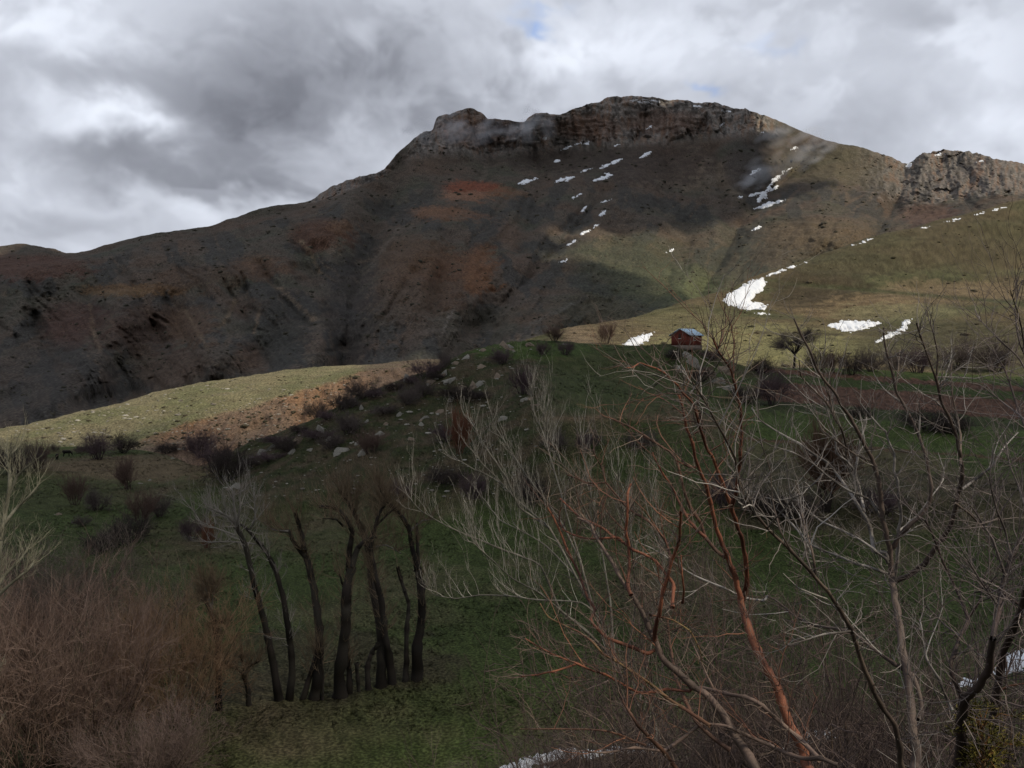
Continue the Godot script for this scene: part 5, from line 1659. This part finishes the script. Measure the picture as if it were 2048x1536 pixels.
# ---------------------------------------------------------------- the trees on the near bank
func build_near_trees() -> void:
	var one := Vector3(0, 0, 1)
	var red := [[Color(0.12, 0.05, 0.034), Color(0.32, 0.125, 0.072)], [Color(0.10, 0.058, 0.042), Color(0.17, 0.088, 0.058)], [Color(0.12, 0.088, 0.072), Color(0.24, 0.17, 0.14)], [Color(0.30, 0.21, 0.09), Color(0.17, 0.085, 0.055)]]
	var fr := {"slim": 0.8, "per_m": 19.0, "from": 0.08, "along": 0.5, "spread": 0.9, "up": 0.35, "len": 0.40, "r": 0.0036, "lev": 1, "kids": [3], "seg": 5, "wob": 0.32, "tw": 0.05, "ks": 0.9, "lr": 0.8, "rmin": 0.0012, "ca": Color(0.045, 0.032, 0.028), "cb": Color(0.22, 0.165, 0.13)}
	fr.limbs = fr.duplicate()
	fr.limbs.merge({"per_m": 2.4, "len": 0.62, "r": 0.006, "lev": 2, "kids": [2, 3], "ca": Color(0.085, 0.046, 0.034), "cb": Color(0.24, 0.115, 0.072)}, true)
	traced_tree("red_barked_tree", "leafless tree with glowing red bark on the near bank", [
		[26, 18, 0, 1640, 1620, 1613, 1536, 1606, 1502, 1581, 1452, 1563, 1402, 1551, 1364, 1535, 1342, 1515, 1302, 1497, 1259, 1485, 1214, 1482, 1197],
		[14, 5, 0, 1482, 1197, 1475, 1175, 1465, 1137, 1452, 1107, 1440, 1075, 1427, 1035, 1420, 1000, 1412, 970, 1400, 942, 1390, 915, 1385, 887, 1377, 865, 1372, 855, 1365, 815, 1357, 790],
		[13, 4, 0, 1484, 1200, 1490, 1187, 1495, 1150, 1491, 1120, 1485, 1080, 1472, 1045, 1464, 1020, 1465, 1002, 1472, 982, 1477, 950, 1481, 905, 1484, 865, 1482, 855, 1481, 825, 1475, 790, 1467, 760, 1460, 737, 1447, 717, 1435, 700, 1426, 677],
		[4, 2, 1, 1435, 700, 1439, 690, 1445, 670, 1453, 640],
		[9, 3, 0, 1464, 1020, 1457, 1000, 1447, 972, 1437, 945, 1425, 915, 1415, 900, 1405, 872, 1397, 845, 1390, 820, 1382, 802, 1365, 785, 1355, 770, 1342, 760, 1330, 747, 1312, 737, 1297, 732, 1280, 726, 1265, 735, 1250, 736],
		[10, 4, 1, 1452, 1107, 1450, 1115, 1432, 1100, 1412, 1075, 1402, 1047, 1385, 1022, 1370, 987, 1362, 955, 1355, 925, 1342, 905, 1325, 895, 1290, 872, 1257, 852, 1225, 838],
		[9, 3, 0, 1412, 1075, 1400, 1065, 1382, 1045, 1367, 1022, 1355, 997, 1345, 975, 1327, 950, 1312, 922, 1305, 905],
		[7, 3, 0, 1392, 936, 1375, 932, 1355, 922], [5, 2, 1, 1390, 866, 1402, 860, 1404, 845, 1396, 815, 1396, 780, 1402, 750],
		[24, 6, 2, 1545, 1600, 1500, 1514, 1470, 1472, 1445, 1427, 1417, 1394, 1382, 1367, 1350, 1339, 1325, 1317, 1310, 1284, 1295, 1249, 1285, 1224, 1275, 1207, 1265, 1190, 1250, 1170, 1235, 1145, 1220, 1117, 1200, 1087, 1187, 1065, 1182, 1050, 1155, 1035],
		[10, 5, 0, 1262, 1190, 1256, 1170, 1259, 1132, 1257, 1090, 1252, 1065, 1254, 1035, 1255, 1005, 1255, 987, 1262, 968],
		[11, 6, 0, 1310, 1284, 1310, 1259, 1320, 1217, 1327, 1182, 1345, 1120, 1357, 1087, 1360, 1050, 1361, 1025],
		[9, 4, 0, 1345, 1215, 1347, 1175, 1345, 1165, 1330, 1145, 1312, 1122, 1290, 1110, 1267, 1100, 1247, 1085, 1225, 1072, 1205, 1057, 1180, 1045, 1155, 1030, 1135, 1012, 1120, 997],
		[9, 3, 1, 1330, 1160, 1337, 1145, 1340, 1112, 1332, 1082, 1312, 1057, 1287, 1035, 1270, 1027, 1250, 1010, 1235, 992, 1222, 977, 1211, 965, 1190, 967, 1170, 964, 1150, 955, 1135, 950],
		[4, 2, 1, 1211, 965, 1205, 937, 1190, 912, 1186, 898], [6, 3, 0, 1365, 1205, 1368, 1180, 1364, 1150, 1362, 1110],
		[10, 4, 0, 1310, 1300, 1295, 1307, 1265, 1294, 1235, 1284, 1212, 1274, 1190, 1252, 1182, 1239, 1190, 1219, 1175, 1194, 1165, 1167, 1160, 1152, 1150, 1130, 1135, 1100, 1125, 1075, 1107, 1035, 1095, 1015],
		[6, 3, 0, 1247, 1085, 1235, 1075, 1205, 1077, 1175, 1077, 1147, 1070, 1127, 1060, 1119, 1042, 1119, 1025, 1123, 1014],
		[9, 3, 3, 1420, 1452, 1400, 1439, 1362, 1414, 1332, 1394, 1300, 1367, 1270, 1347, 1235, 1324, 1205, 1307, 1185, 1284, 1157, 1264, 1125, 1249, 1097, 1234, 1080, 1207],
		[8, 3, 0, 1382, 1367, 1380, 1382, 1337, 1378, 1312, 1384, 1275, 1384, 1235, 1364, 1210, 1349, 1180, 1339, 1157, 1329, 1132, 1319, 1102, 1307, 1075, 1292, 1050, 1277],
		[6, 3, 0, 1152, 1328, 1112, 1342, 1075, 1349, 1042, 1353],
		[12, 8, 2, 1640, 1520, 1600, 1480, 1562, 1447, 1525, 1412, 1490, 1394, 1450, 1387, 1417, 1379, 1400, 1375],
		[12, 5, 1, 1370, 1560, 1350, 1534, 1332, 1509, 1312, 1489, 1292, 1467, 1275, 1449, 1262, 1429, 1247, 1404, 1235, 1375],
		[12, 7, 2, 1676, 1530, 1641, 1514, 1606, 1517, 1573, 1507, 1562, 1502, 1525, 1484, 1487, 1467, 1450, 1452, 1400, 1449],
		[9, 4, 2, 1400, 1449, 1330, 1500, 1270, 1496, 1210, 1506, 1170, 1502], [6, 2, 1, 1290, 1490, 1240, 1470, 1200, 1460, 1120, 1458, 1040, 1458],
		[11, 6, 1, 1460, 1500, 1420, 1470, 1390, 1440, 1370, 1400, 1350, 1350, 1340, 1290, 1335, 1240], [6, 2, 2, 1430, 1385, 1400, 1320, 1372, 1260, 1350, 1225, 1340, 1215],
		[5, 2, 3, 1300, 1230, 1345, 1240, 1380, 1262, 1400, 1300, 1404, 1330],
	], one, 6.2, 0.75, red, mats.near_bark, fr, 9, G)
	# the silver tree
	var silver := [[Color(0.11, 0.095, 0.085), Color(0.42, 0.39, 0.37)], [Color(0.085, 0.062, 0.052), Color(0.16, 0.12, 0.10)], [Color(0.085, 0.064, 0.052), Color(0.18, 0.135, 0.105)]]
	var fs := fr.duplicate()
	fs.ca = Color(0.06, 0.048, 0.042)
	fs.cb = Color(0.30, 0.265, 0.24)
	fs.per_m = 13.0
	fs.limbs = fs.duplicate()
	fs.limbs.merge({"per_m": 2.0, "len": 0.66, "r": 0.006, "lev": 2, "kids": [2, 3], "ca": Color(0.09, 0.075, 0.066), "cb": Color(0.40, 0.37, 0.34)}, true)
	traced_tree("silver_barked_tree", "leafless tree with fanned silvery branches on the near bank", [
		[26, 15, 1, 1836, 1620, 1831, 1536, 1828, 1477, 1823, 1427, 1816, 1364, 1806, 1302, 1796, 1239, 1788, 1189, 1783, 1145],
		[14, 4, 1, 1783, 1145, 1781, 1100, 1773, 1070, 1766, 1040, 1762, 1012, 1758, 967, 1748, 932, 1743, 915, 1721, 875, 1701, 837, 1683, 810, 1671, 787, 1648, 760, 1633, 735, 1618, 700, 1598, 660, 1588, 637],
		[10, 3, 0, 1786, 1160, 1791, 1145, 1796, 1107, 1798, 1062, 1803, 1030, 1797, 995, 1796, 962, 1788, 942, 1788, 907, 1776, 880, 1771, 862, 1761, 855, 1741, 832, 1721, 807],
		[11, 4, 1, 1781, 1100, 1786, 1090, 1811, 1057, 1838, 1035, 1858, 1005, 1863, 975, 1856, 935, 1848, 900, 1838, 870, 1823, 840, 1806, 807, 1791, 780, 1786, 752, 1776, 715, 1768, 680, 1767, 655],
		[14, 4, 1, 1786, 1170, 1788, 1162, 1818, 1150, 1846, 1127, 1868, 1100, 1886, 1077, 1906, 1037, 1913, 1000, 1923, 962, 1923, 925, 1918, 905, 1913, 872, 1896, 832, 1881, 800, 1873, 760, 1858, 720, 1841, 672, 1833, 647],
		[5, 2, 1, 1873, 760, 1873, 750, 1876, 715, 1868, 670, 1858, 640, 1853, 612], [7, 3, 0, 1923, 977, 1926, 977, 1956, 955, 1986, 930, 2006, 897, 2036, 865],
		[5, 2, 0, 1881, 790, 1881, 775, 1896, 755, 1906, 745, 1936, 725], [6, 3, 2, 1921, 930, 1921, 870, 1911, 822, 1903, 780, 1903, 722],
		[10, 3, 0, 1775, 1120, 1771, 1105, 1748, 1102, 1741, 1057, 1726, 1025, 1708, 997, 1691, 972, 1673, 947, 1656, 925, 1631, 910, 1598, 887, 1558, 865, 1520, 840, 1503, 815],
		[8, 3, 0, 1728, 1025, 1721, 985, 1711, 950, 1716, 907, 1721, 877, 1731, 852, 1733, 835],
		[7, 2, 0, 1711, 950, 1708, 942, 1693, 922, 1673, 907, 1672, 872, 1661, 842, 1651, 810, 1643, 795],
		[6, 2, 2, 1693, 922, 1691, 887, 1681, 855, 1671, 840, 1653, 805, 1618, 772, 1601, 750, 1598, 720],
		[6, 2, 2, 1748, 932, 1743, 922, 1711, 910, 1686, 892, 1656, 870, 1643, 857, 1633, 825, 1621, 790],
		[7, 2, 0, 1775, 1125, 1771, 1117, 1748, 1100, 1716, 1077, 1683, 1060, 1641, 1042, 1606, 1012, 1581, 990, 1573, 932, 1566, 887],
		[7, 2, 0, 1781, 1150, 1741, 1135, 1711, 1127, 1676, 1112, 1623, 1090, 1586, 1050, 1561, 1025, 1540, 1010, 1500, 985, 1465, 975],
		[6, 2, 0, 1760, 1035, 1756, 1025, 1736, 997, 1698, 982, 1661, 957, 1623, 925, 1586, 905, 1540, 890, 1500, 866],
		[13, 4, 1, 1836, 1440, 1843, 1402, 1823, 1352, 1786, 1324, 1748, 1299, 1711, 1269, 1691, 1262, 1636, 1252, 1593, 1234, 1556, 1204, 1536, 1192],
		[6, 2, 0, 1536, 1192, 1525, 1202, 1487, 1195, 1450, 1177, 1400, 1157, 1362, 1135, 1330, 1112, 1300, 1095, 1257, 1077],
		[15, 4, 2, 1815, 1620, 1801, 1536, 1798, 1489, 1788, 1447, 1761, 1409, 1743, 1372, 1728, 1337, 1716, 1299, 1701, 1259, 1681, 1222, 1658, 1187, 1636, 1162, 1611, 1132, 1581, 1100, 1548, 1070, 1512, 1030, 1487, 990, 1475, 950, 1470, 915, 1450, 877, 1430, 840, 1405, 795, 1385, 765],
		[7, 2, 2, 1630, 1155, 1628, 1125, 1621, 1090, 1606, 1037, 1600, 1000, 1590, 960], [6, 2, 0, 1700, 1262, 1650, 1268, 1610, 1280, 1575, 1290], [8, 3, 0, 1905, 1420, 1896, 1402, 1878, 1359, 1853, 1317, 1848, 1282, 1840, 1240],
		[6, 3, 2, 1908, 1005, 1936, 1025, 1966, 1055, 1998, 1082, 2030, 1090], [5, 2, 0, 1798, 1062, 1826, 1040, 1870, 985, 1886, 960, 1888, 940, 1876, 905],
		[5, 2, 0, 1656, 925, 1640, 955, 1600, 990, 1560, 1000, 1530, 995], [5, 2, 2, 1791, 780, 1796, 740, 1800, 700], [4, 2, 0, 1806, 807, 1770, 780, 1748, 750], [4, 2, 0, 1838, 870, 1840, 830, 1838, 805],
		[4, 2, 2, 1671, 840, 1660, 800, 1650, 770, 1640, 700], [5, 2, 2, 1581, 1100, 1560, 1060, 1545, 1000, 1540, 940, 1520, 880], [5, 2, 0, 1512, 1030, 1500, 1000, 1480, 960, 1455, 930],
	], one, 6.8, 0.8, silver, mats.near_bark, fs, 8, G)
	# the dark tree at the end of the bank
	var dk := [[Color(0.045, 0.032, 0.030), Color(0.085, 0.06, 0.054)], [Color(0.26, 0.115, 0.065), Color(0.32, 0.15, 0.09)], [Color(0.14, 0.115, 0.11), Color(0.22, 0.185, 0.175)]]
	var fd := fr.duplicate()
	fd.ca = Color(0.075, 0.058, 0.055)
	fd.cb = Color(0.20, 0.165, 0.15)
	fd.per_m = 18.0
	fd.len = 0.5
	fd.erase("limbs")
	traced_tree("dark_barked_tree", "dark many stemmed tree tangled beside the cypress on the near bank", [
		[26, 16, 0, 1915, 1600, 1921, 1452, 1926, 1402, 1956, 1377, 1978, 1332, 1986, 1277], [14, 9, 0, 1986, 1277, 1998, 1214, 2008, 1152, 2023, 1112, 2048, 1067, 2075, 1010, 2095, 930],
		[20, 12, 0, 1985, 1440, 1993, 1402, 2001, 1327, 2023, 1264, 2043, 1214, 2065, 1150, 2090, 1080], [12, 4, 0, 1926, 1402, 1906, 1352, 1901, 1322, 1921, 1272, 1936, 1239, 1911, 1175, 1888, 1130, 1870, 1080, 1850, 1040],
		[7, 2, 2, 2008, 1145, 1985, 1080, 1960, 1040, 1940, 1010, 1915, 1000], [6, 2, 2, 1998, 1214, 1960, 1160, 1930, 1110, 1900, 1060], [6, 2, 2, 2023, 1112, 2010, 1060, 1990, 1010, 1980, 960, 1985, 900], [7, 3, 1, 1995, 1385, 2020, 1372, 2060, 1366],
		[6, 2, 2, 2060, 1040, 2040, 980, 2020, 930, 2010, 870], [5, 2, 2, 2008, 1152, 2040, 1130, 2070, 1120], [6, 2, 0, 1936, 1239, 1960, 1200, 1970, 1150, 1990, 1110], [5, 2, 2, 1921, 1272, 1890, 1250, 1860, 1220, 1830, 1200], [8, 3, 0, 2043, 1214, 2010, 1190, 1980, 1180, 1950, 1185],
		[7, 3, 0, 2090, 950, 2060, 880, 2030, 800, 2010, 740, 1985, 700], [6, 2, 2, 2090, 900, 2050, 840, 2000, 800, 1960, 770, 1930, 765], [6, 2, 0, 2090, 860, 2070, 780, 2050, 700, 2040, 640, 2020, 580], [5, 2, 2, 2080, 800, 2040, 720, 2000, 680, 1960, 640, 1950, 620], [5, 2, 2, 2075, 760, 2040, 690, 2030, 620, 2045, 560],
	], one, 5.6, 0.8, dk, mats.near_bark, fd, 8, G)
	# the pale poplar on the bank below
	var pl := [[Color(0.10, 0.092, 0.078), Color(0.22, 0.205, 0.17)], [Color(0.06, 0.05, 0.042), Color(0.11, 0.092, 0.078)]]
	var fp := {"slim": 0.45, "per_m": 6.0, "from": 0.25, "along": 0.6, "spread": 0.65, "up": 0.5, "len": 0.8, "r": 0.006, "lev": 2, "kids": [2, 3], "seg": 7, "wob": 0.26, "tw": 0.15, "ks": 0.45, "lr": 1.0, "rmin": 0.0026, "ca": Color(0.10, 0.088, 0.075), "cb": Color(0.34, 0.32, 0.28)}
	traced_tree("grey_poplar", "pale grey poplar with long upswept shoots on the lower bank", [
		[18, 12, 1, 1380, 1720, 1350, 1600, 1310, 1480, 1260, 1380, 1210, 1300], [12, 4, 0, 1210, 1300, 1160, 1250, 1120, 1220, 1082, 1132, 1040, 1112, 1000, 1097, 960, 1080, 910, 1060, 867, 1037, 840, 1020, 820, 997],
		[13, 4, 0, 1215, 1305, 1190, 1230, 1150, 1150, 1100, 1057, 1057, 1020, 1025, 990, 995, 957, 960, 922, 945, 880], [10, 3, 0, 1180, 1270, 1120, 1220, 1080, 1187, 1025, 1157, 990, 1125, 962, 1100, 950, 1085],
		[10, 3, 0, 1240, 1340, 1200, 1240, 1162, 1205, 1075, 1200, 1020, 1192, 960, 1190, 912, 1197, 870, 1190, 850, 1170], [11, 3, 0, 1190, 1230, 1160, 1120, 1120, 980, 1100, 912, 1085, 862, 1065, 815, 1062, 770],
		[9, 3, 0, 1100, 1057, 1060, 1030, 1037, 1012, 1012, 955, 975, 900, 955, 865, 940, 835], [7, 3, 0, 1000, 965, 965, 945, 950, 940, 912, 917, 892, 910], [11, 3, 0, 1230, 1320, 1220, 1200, 1200, 1080, 1180, 980, 1165, 900, 1170, 830],
		[10, 3, 0, 1250, 1350, 1270, 1220, 1265, 1100, 1240, 1000, 1235, 920], [9, 3, 0, 1280, 1400, 1310, 1250, 1325, 1130, 1310, 1040, 1300, 960], [9, 3, 0, 1160, 1120, 1120, 1040, 1060, 960, 1020, 900, 990, 850, 975, 800], [8, 3, 0, 1150, 1150, 1090, 1090, 1040, 1060, 1000, 1040, 970, 1000], [8, 3, 0, 1200, 1080, 1170, 1020, 1130, 940, 1100, 880, 1080, 800],
	], one, 17.0, 2.2, pl, mats.near_bark, fp, 7, G)
	cypress()

func cypress() -> void:
	# feathery evergreen at the foot of the dark tree
	var d := 5.0
	var p := at(1985, 1700, d)
	p.y = G.height(p.x, p.z)
	var root := thing("cypress", "yellow green feathery cypress growing at the foot of the dark tree", "tree", p)
	var tr := MB.new()
	var lv := MB.new()
	var bark := Color(0.09, 0.055, 0.035)
	var top := at(1965, 1450, d + 0.2) - p
	tr.tube(PackedVector3Array([Vector3(0, -0.2, 0), top * 0.5, top]), PackedFloat32Array([0.05, 0.03, 0.008]), 7, PackedColorArray([bark, bark, bark]))
	for k in 105:
		var t := rng.randf_range(0.35, 1.0)
		var q := top * t
		var a := rng.randf() * TAU
		var reach := rng.randf_range(0.10, 0.42) * (1.25 - t * 0.7)
		var dir := Vector3(cos(a), rng.randf_range(0.1, 0.7), sin(a) * 0.7).normalized()
		var end := q + dir * reach
		var mid := q.lerp(end, 0.5) + Vector3(0, 0.05, 0)
		var tc := Color(0.16, 0.08, 0.035)
		tr.tube(PackedVector3Array([q, mid, end]), PackedFloat32Array([0.005, 0.003, 0.0015]), 3, PackedColorArray([tc, tc, tc]))
		for s in 15:
			var u := rng.randf_range(0.25, 1.0)
			var b := q.lerp(mid, u * 2.0) if u < 0.5 else mid.lerp(end, u * 2.0 - 1.0)
			var sd := (dir + rv() * 0.9 + Vector3.UP * 0.2).normalized()
			var L := rng.randf_range(0.03, 0.085)
			var gc := Color(0.05, 0.05, 0.016).lerp(Color(0.14, 0.115, 0.03), rng.randf())
			for w in 4:
				var s2 := b + sd * L * (w + 1) / 4.0
				var out := (sd + rv() * 0.8).normalized() * L * 0.42
				var side := out.cross(rv()).normalized() * L * 0.07
				var i := lv.v.size()
				for vv in [s2 - side, s2 + side, s2 + out]:
					lv.v.append(vv)
					lv.n.append((Vector3.UP + rv() * 0.6).normalized())
					lv.c.append(gc)
				lv.idx.append_array([i, i + 1, i + 2])
			tr.tube(PackedVector3Array([b, b + sd * L]), PackedFloat32Array([0.0022, 0.001]), 3, PackedColorArray([gc, gc]))
	put(tr.mesh(), "trunk", mats.twig, root)
	tag(put(lv.mesh(), "foliage", mats.twig, root), "", "", "", "stuff")

# ---------------------------------------------------------------- grazing animals: one skin over a skeleton
func skin(bones: Array, cell: float, k_join: float) -> ArrayMesh:
	var lo := Vector3.ONE * 1e9
	var hi := -lo
	for b in bones:
		for e in [[b[0], b[2]], [b[1], b[3]]]:
			lo = lo.min(e[0] - Vector3.ONE * (e[1] + cell * 3))
			hi = hi.max(e[0] + Vector3.ONE * (e[1] + cell * 3))
	var n := Vector3i(((hi - lo) / cell).ceil())
	var f := PackedFloat32Array()
	f.resize(n.x * n.y * n.z)
	for x in n.x:
		for y in n.y:
			for z in n.z:
				var p := lo + Vector3(x, y, z) * cell
				var d := 1e9
				for b in bones:
					var ab: Vector3 = b[1] - b[0]
					var t := clampf((p - b[0]).dot(ab) / ab.length_squared(), 0, 1)
					var e: float = p.distance_to(b[0] + ab * t) - lerpf(b[2], b[3], t)
					var h := clampf(0.5 + 0.5 * (d - e) / k_join, 0, 1)
					d = lerpf(d, e, h) - k_join * h * (1.0 - h) if d < 1e8 else e
				f[(x * n.y + y) * n.z + z] = d
	var ids := {}
	var m := MB.new()
	var offs := []
	for k in 8:
		offs.append(((k & 1) * n.y + ((k >> 1) & 1)) * n.z + ((k >> 2) & 1))
	for x in n.x - 1:
		for y in n.y - 1:
			for z in n.z - 1:
				var o := (x * n.y + y) * n.z + z
				var sum := Vector3.ZERO
				var cnt := 0
				for a in 8:
					for bit in [1, 2, 4]:
						if a & bit == 0:
							var va := f[o + offs[a]]
							var vb := f[o + offs[a | bit]]
							if (va < 0) != (vb < 0):
								var t := va / (va - vb)
								var pa := Vector3(a & 1, (a >> 1) & 1, (a >> 2) & 1)
								var pb := Vector3((a | bit) & 1, ((a | bit) >> 1) & 1, ((a | bit) >> 2) & 1)
								sum += pa.lerp(pb, t)
								cnt += 1
				if cnt:
					ids[o] = m.v.size()
					m.v.append(lo + (Vector3(x, y, z) + sum / cnt) * cell)
					m.c.append(Color.WHITE)
					var g := Vector3(f[o + offs[1]] - f[o], f[o + offs[2]] - f[o], f[o + offs[4]] - f[o])
					m.n.append(g.normalized())
	for x in range(1, n.x - 1):
		for y in range(1, n.y - 1):
			for z in range(1, n.z - 1):
				var o := (x * n.y + y) * n.z + z
				for ax in 3:
					var s: int = [n.y * n.z, n.z, 1][ax]
					var u: int = [n.z, 1, n.y * n.z][ax]
					var w: int = [1, n.y * n.z, n.z][ax]
					if (f[o] < 0) != (f[o + s] < 0):
						var q := [o, o - u, o - u - w, o - w]
						if f[o] < 0:
							q.reverse()
						for t in [0, 1, 2, 0, 2, 3]:
							m.idx.append(ids[q[t]])
	return m.mesh()

func build_animals() -> void:
	var V := func(x, y, z): return Vector3(x, y, z)
	var bones := []
	# trunk: deep chest, narrower belly, rump
	bones.append([V.call(0.55, 1.02, 0), V.call(0.05, 0.98, 0), 0.30, 0.31])
	bones.append([V.call(0.05, 0.98, 0), V.call(-0.55, 1.06, 0), 0.31, 0.27])
	# neck reaching down, head with muzzle at the grass
	bones.append([V.call(0.62, 1.12, 0), V.call(1.02, 0.72, 0), 0.20, 0.13])
	bones.append([V.call(1.02, 0.70, 0), V.call(1.16, 0.30, 0), 0.125, 0.075])
	for s in [-1, 1]:
		bones.append([V.call(1.0, 0.80, 0.10 * s), V.call(0.95, 0.90, 0.20 * s), 0.04, 0.025])
		bones.append([V.call(0.52, 0.85, 0.16 * s), V.call(0.50, 0.46, 0.16 * s), 0.12, 0.065])
		bones.append([V.call(0.50, 0.46, 0.16 * s), V.call(0.52, 0.04, 0.16 * s), 0.06, 0.055])
		bones.append([V.call(-0.52, 0.95, 0.16 * s), V.call(-0.42, 0.62, 0.17 * s), 0.19, 0.11])
		bones.append([V.call(-0.42, 0.62, 0.17 * s), V.call(-0.60, 0.40, 0.17 * s), 0.10, 0.065])
		bones.append([V.call(-0.60, 0.40, 0.17 * s), V.call(-0.55, 0.04, 0.17 * s), 0.06, 0.055])
	bones.append([V.call(-0.80, 1.15, 0), V.call(-0.90, 0.60, 0), 0.045, 0.03])
	var mesh := skin(bones, 0.055, 0.08)
	var p := place(133, 913)
	var a := put(mesh, "cow", mats.hide, self, p)
	a.rotation.y = 0.15
	tag(a, "black cow seen side on, grazing at the edge of the valley pasture", "cow")
	p = place(114, 920)
	var b := put(mesh, "cow", mats.hide, self, p)
	b.rotation.y = -1.15
	b.scale = Vector3.ONE * 0.95
	tag(b, "black cow turned away, grazing beside the brown shrub", "cow")

# ---------------------------------------------------------------- ground cover that nobody could count
func tuft_mesh(n: int, h: float, spread: float) -> ArrayMesh:
	var b := MB.new()
	for k in n:
		var a := rng.randf() * TAU
		var lean := Vector3(cos(a), 0, sin(a)) * spread * rng.randf()
		var base := Vector3(cos(a), 0, sin(a)) * spread * 0.4 * rng.randf()
		var side := Vector3(-sin(a), 0, cos(a)) * h * 0.09
		var tip := base + lean + Vector3(0, h * rng.randf_range(0.6, 1.1), 0)
		var i := b.v.size()
		for v in [base - side, base + side, tip]:
			b.v.append(v)
			b.n.append(side.cross(tip - base).normalized())
			b.c.append(Color.WHITE)
		b.idx.append_array([i, i + 1, i + 2])
	return b.mesh()

func scatter(called: String, label: String, category: String, mesh: Mesh, m: Material, spots: Array, cols: Array) -> void:
	var mm := MultiMesh.new()
	mm.transform_format = MultiMesh.TRANSFORM_3D
	mm.use_colors = true
	mm.mesh = mesh
	mm.instance_count = spots.size()
	for k in spots.size():
		mm.set_instance_transform(k, spots[k])
		mm.set_instance_color(k, cols[k])
	var o := MultiMeshInstance3D.new()
	o.multimesh = mm
	o.material_override = m
	o.name = numbered(called)
	tag(o, label, category, "", "stuff")
	add_child(o)

func spot(p: Vector3, sc: Vector3) -> Transform3D:
	return Transform3D(Basis(Vector3.UP, rng.randf() * TAU).scaled(sc), p)

func build_cover() -> void:
	# grass tufts over the valley floor, the knoll and the terraces
	var spots := []
	var cols := []
	for k in 52000:
		var px := rng.randf_range(-60, 2110)
		var d := 44.0 * pow(200.0 / 44.0, rng.randf())
		var x := (px - CX) / F * d
		var y := G.height(x, -d)
		var py := HOR - y / d * F
		var n := noise_a.get_noise_2d(x * 0.05 + 40.0, d * 0.05)
		if px > 1480 and py < 900 and py > 735:
			if rng.randf() < 0.85:
				continue
		elif n < rng.randf_range(-0.35, 0.25):
			continue
		var s := rng.randf_range(0.4, 1.1) * (1.0 + d / 110.0)
		spots.append(spot(Vector3(x, y - 0.03, -d), Vector3(s, s * rng.randf_range(0.6, 1.2), s)))
		var dry := rng.randf()
		cols.append(Color(0.085, 0.098, 0.040).lerp(Color(0.30, 0.245, 0.15), dry * dry))
	scatter("grass", "short tufted grass on the valley floor and knoll", "grass", tuft_mesh(10, 0.12, 0.26), mats.grass, spots, cols)
	# low scrub dotted over the mountain
	var lump := MB.new()
	lump.blob(Vector3(3.1, 0, 0), Vector3(1, 0.75, 1), noise_c, 1.4, 0.9, 7, Color(1, 1, 1), Color(1, 1, 1))
	for i in lump.v.size():
		lump.v[i].x -= 3.1
	var lm := lump.mesh()
	spots = []
	cols = []
	for k in 9000:
		var px := rng.randf_range(-200, 2250)
		var py := rng.randf_range(300, 860)
		var n := noise_a.get_noise_2d(px * 0.012, py * 0.02)
		if n < rng.randf_range(-0.3, 0.3):
			continue
		var p := M.hit(px, py)
		if absf(HOR - p.y / -p.z * F - py) > 3.0:
			continue
		var w := rng.randf_range(0.35, 0.95) * (1.0 + 2.2 * pow(rng.randf(), 4.0)) * (-p.z / 900.0)
		spots.append(spot(p, Vector3(w, w, w)))
		cols.append(Color(0.044, 0.042, 0.030).lerp(Color(0.075, 0.066, 0.050), rng.randf()))
	scatter("mountain_scrub", "low dark juniper scrub dotted over the mountain slopes", "scrub", lm, mats.twig, spots, cols)
	# cushions of scrub and stones on the pastures
	spots = []
	cols = []
	for k in 2600:
		var left := k % 3 != 0
		var sh: Sheet = R if left else H
		var px := rng.randf_range(-60, 880) if left else rng.randf_range(1150, 2110)
		var py := rng.randf_range(718, 900) if left else rng.randf_range(410, 735)
		var p := sh.hit(px, py)
		if absf(HOR - p.y / -p.z * F - py) > 2.0:
			continue
		var bare := left and polyline_side(px, py) > 0.0 and px > 260.0
		if left and not bare and rng.randf() < 0.8:
			continue
		if not left and noise_a.get_noise_2d(px * 0.02, py * 0.04) < rng.randf_range(-0.1, 0.35):
			continue
		var w := rng.randf_range(0.10, 0.30) * (1.0 + 1.5 * pow(rng.randf(), 7.0))
		if not left:
			w *= 1.7
		spots.append(spot(p, Vector3(w * 1.3, w, w * 1.3)))
		cols.append(Color(0.038, 0.038, 0.022).lerp(Color(0.075, 0.062, 0.042), rng.randf()))
	scatter("pasture_scrub", "low cushions of scrub on the sunlit pasture and brown hillside", "scrub", lm, mats.twig, spots, cols)
	spots = []
	cols = []
	for k in 1500:
		var w := rng.randf()
		var px := rng.randf_range(0, 700)
		var py := rng.randf_range(760, 905)
		var sh: Sheet = R
		if w < 0.45:
			px = rng.randf_range(450, 1080)
			py = rng.randf_range(690, 1000)
			sh = G
		var p := sh.hit(px, py)
		if absf(HOR - p.y / -p.z * F - py) > 2.0:
			continue
		var s := rng.randf_range(0.05, 0.16) * -p.z / 150.0 * (1.0 + 2.0 * pow(rng.randf(), 8.0))
		spots.append(spot(p, Vector3(s * 1.3, s * 0.7, s)))
		cols.append(Color(0.15, 0.135, 0.11).lerp(Color(0.36, 0.34, 0.29), rng.randf()))
	scatter("stones", "small loose stones scattered on the bare bank and knoll", "stones", lm, mats.twig, spots, cols)
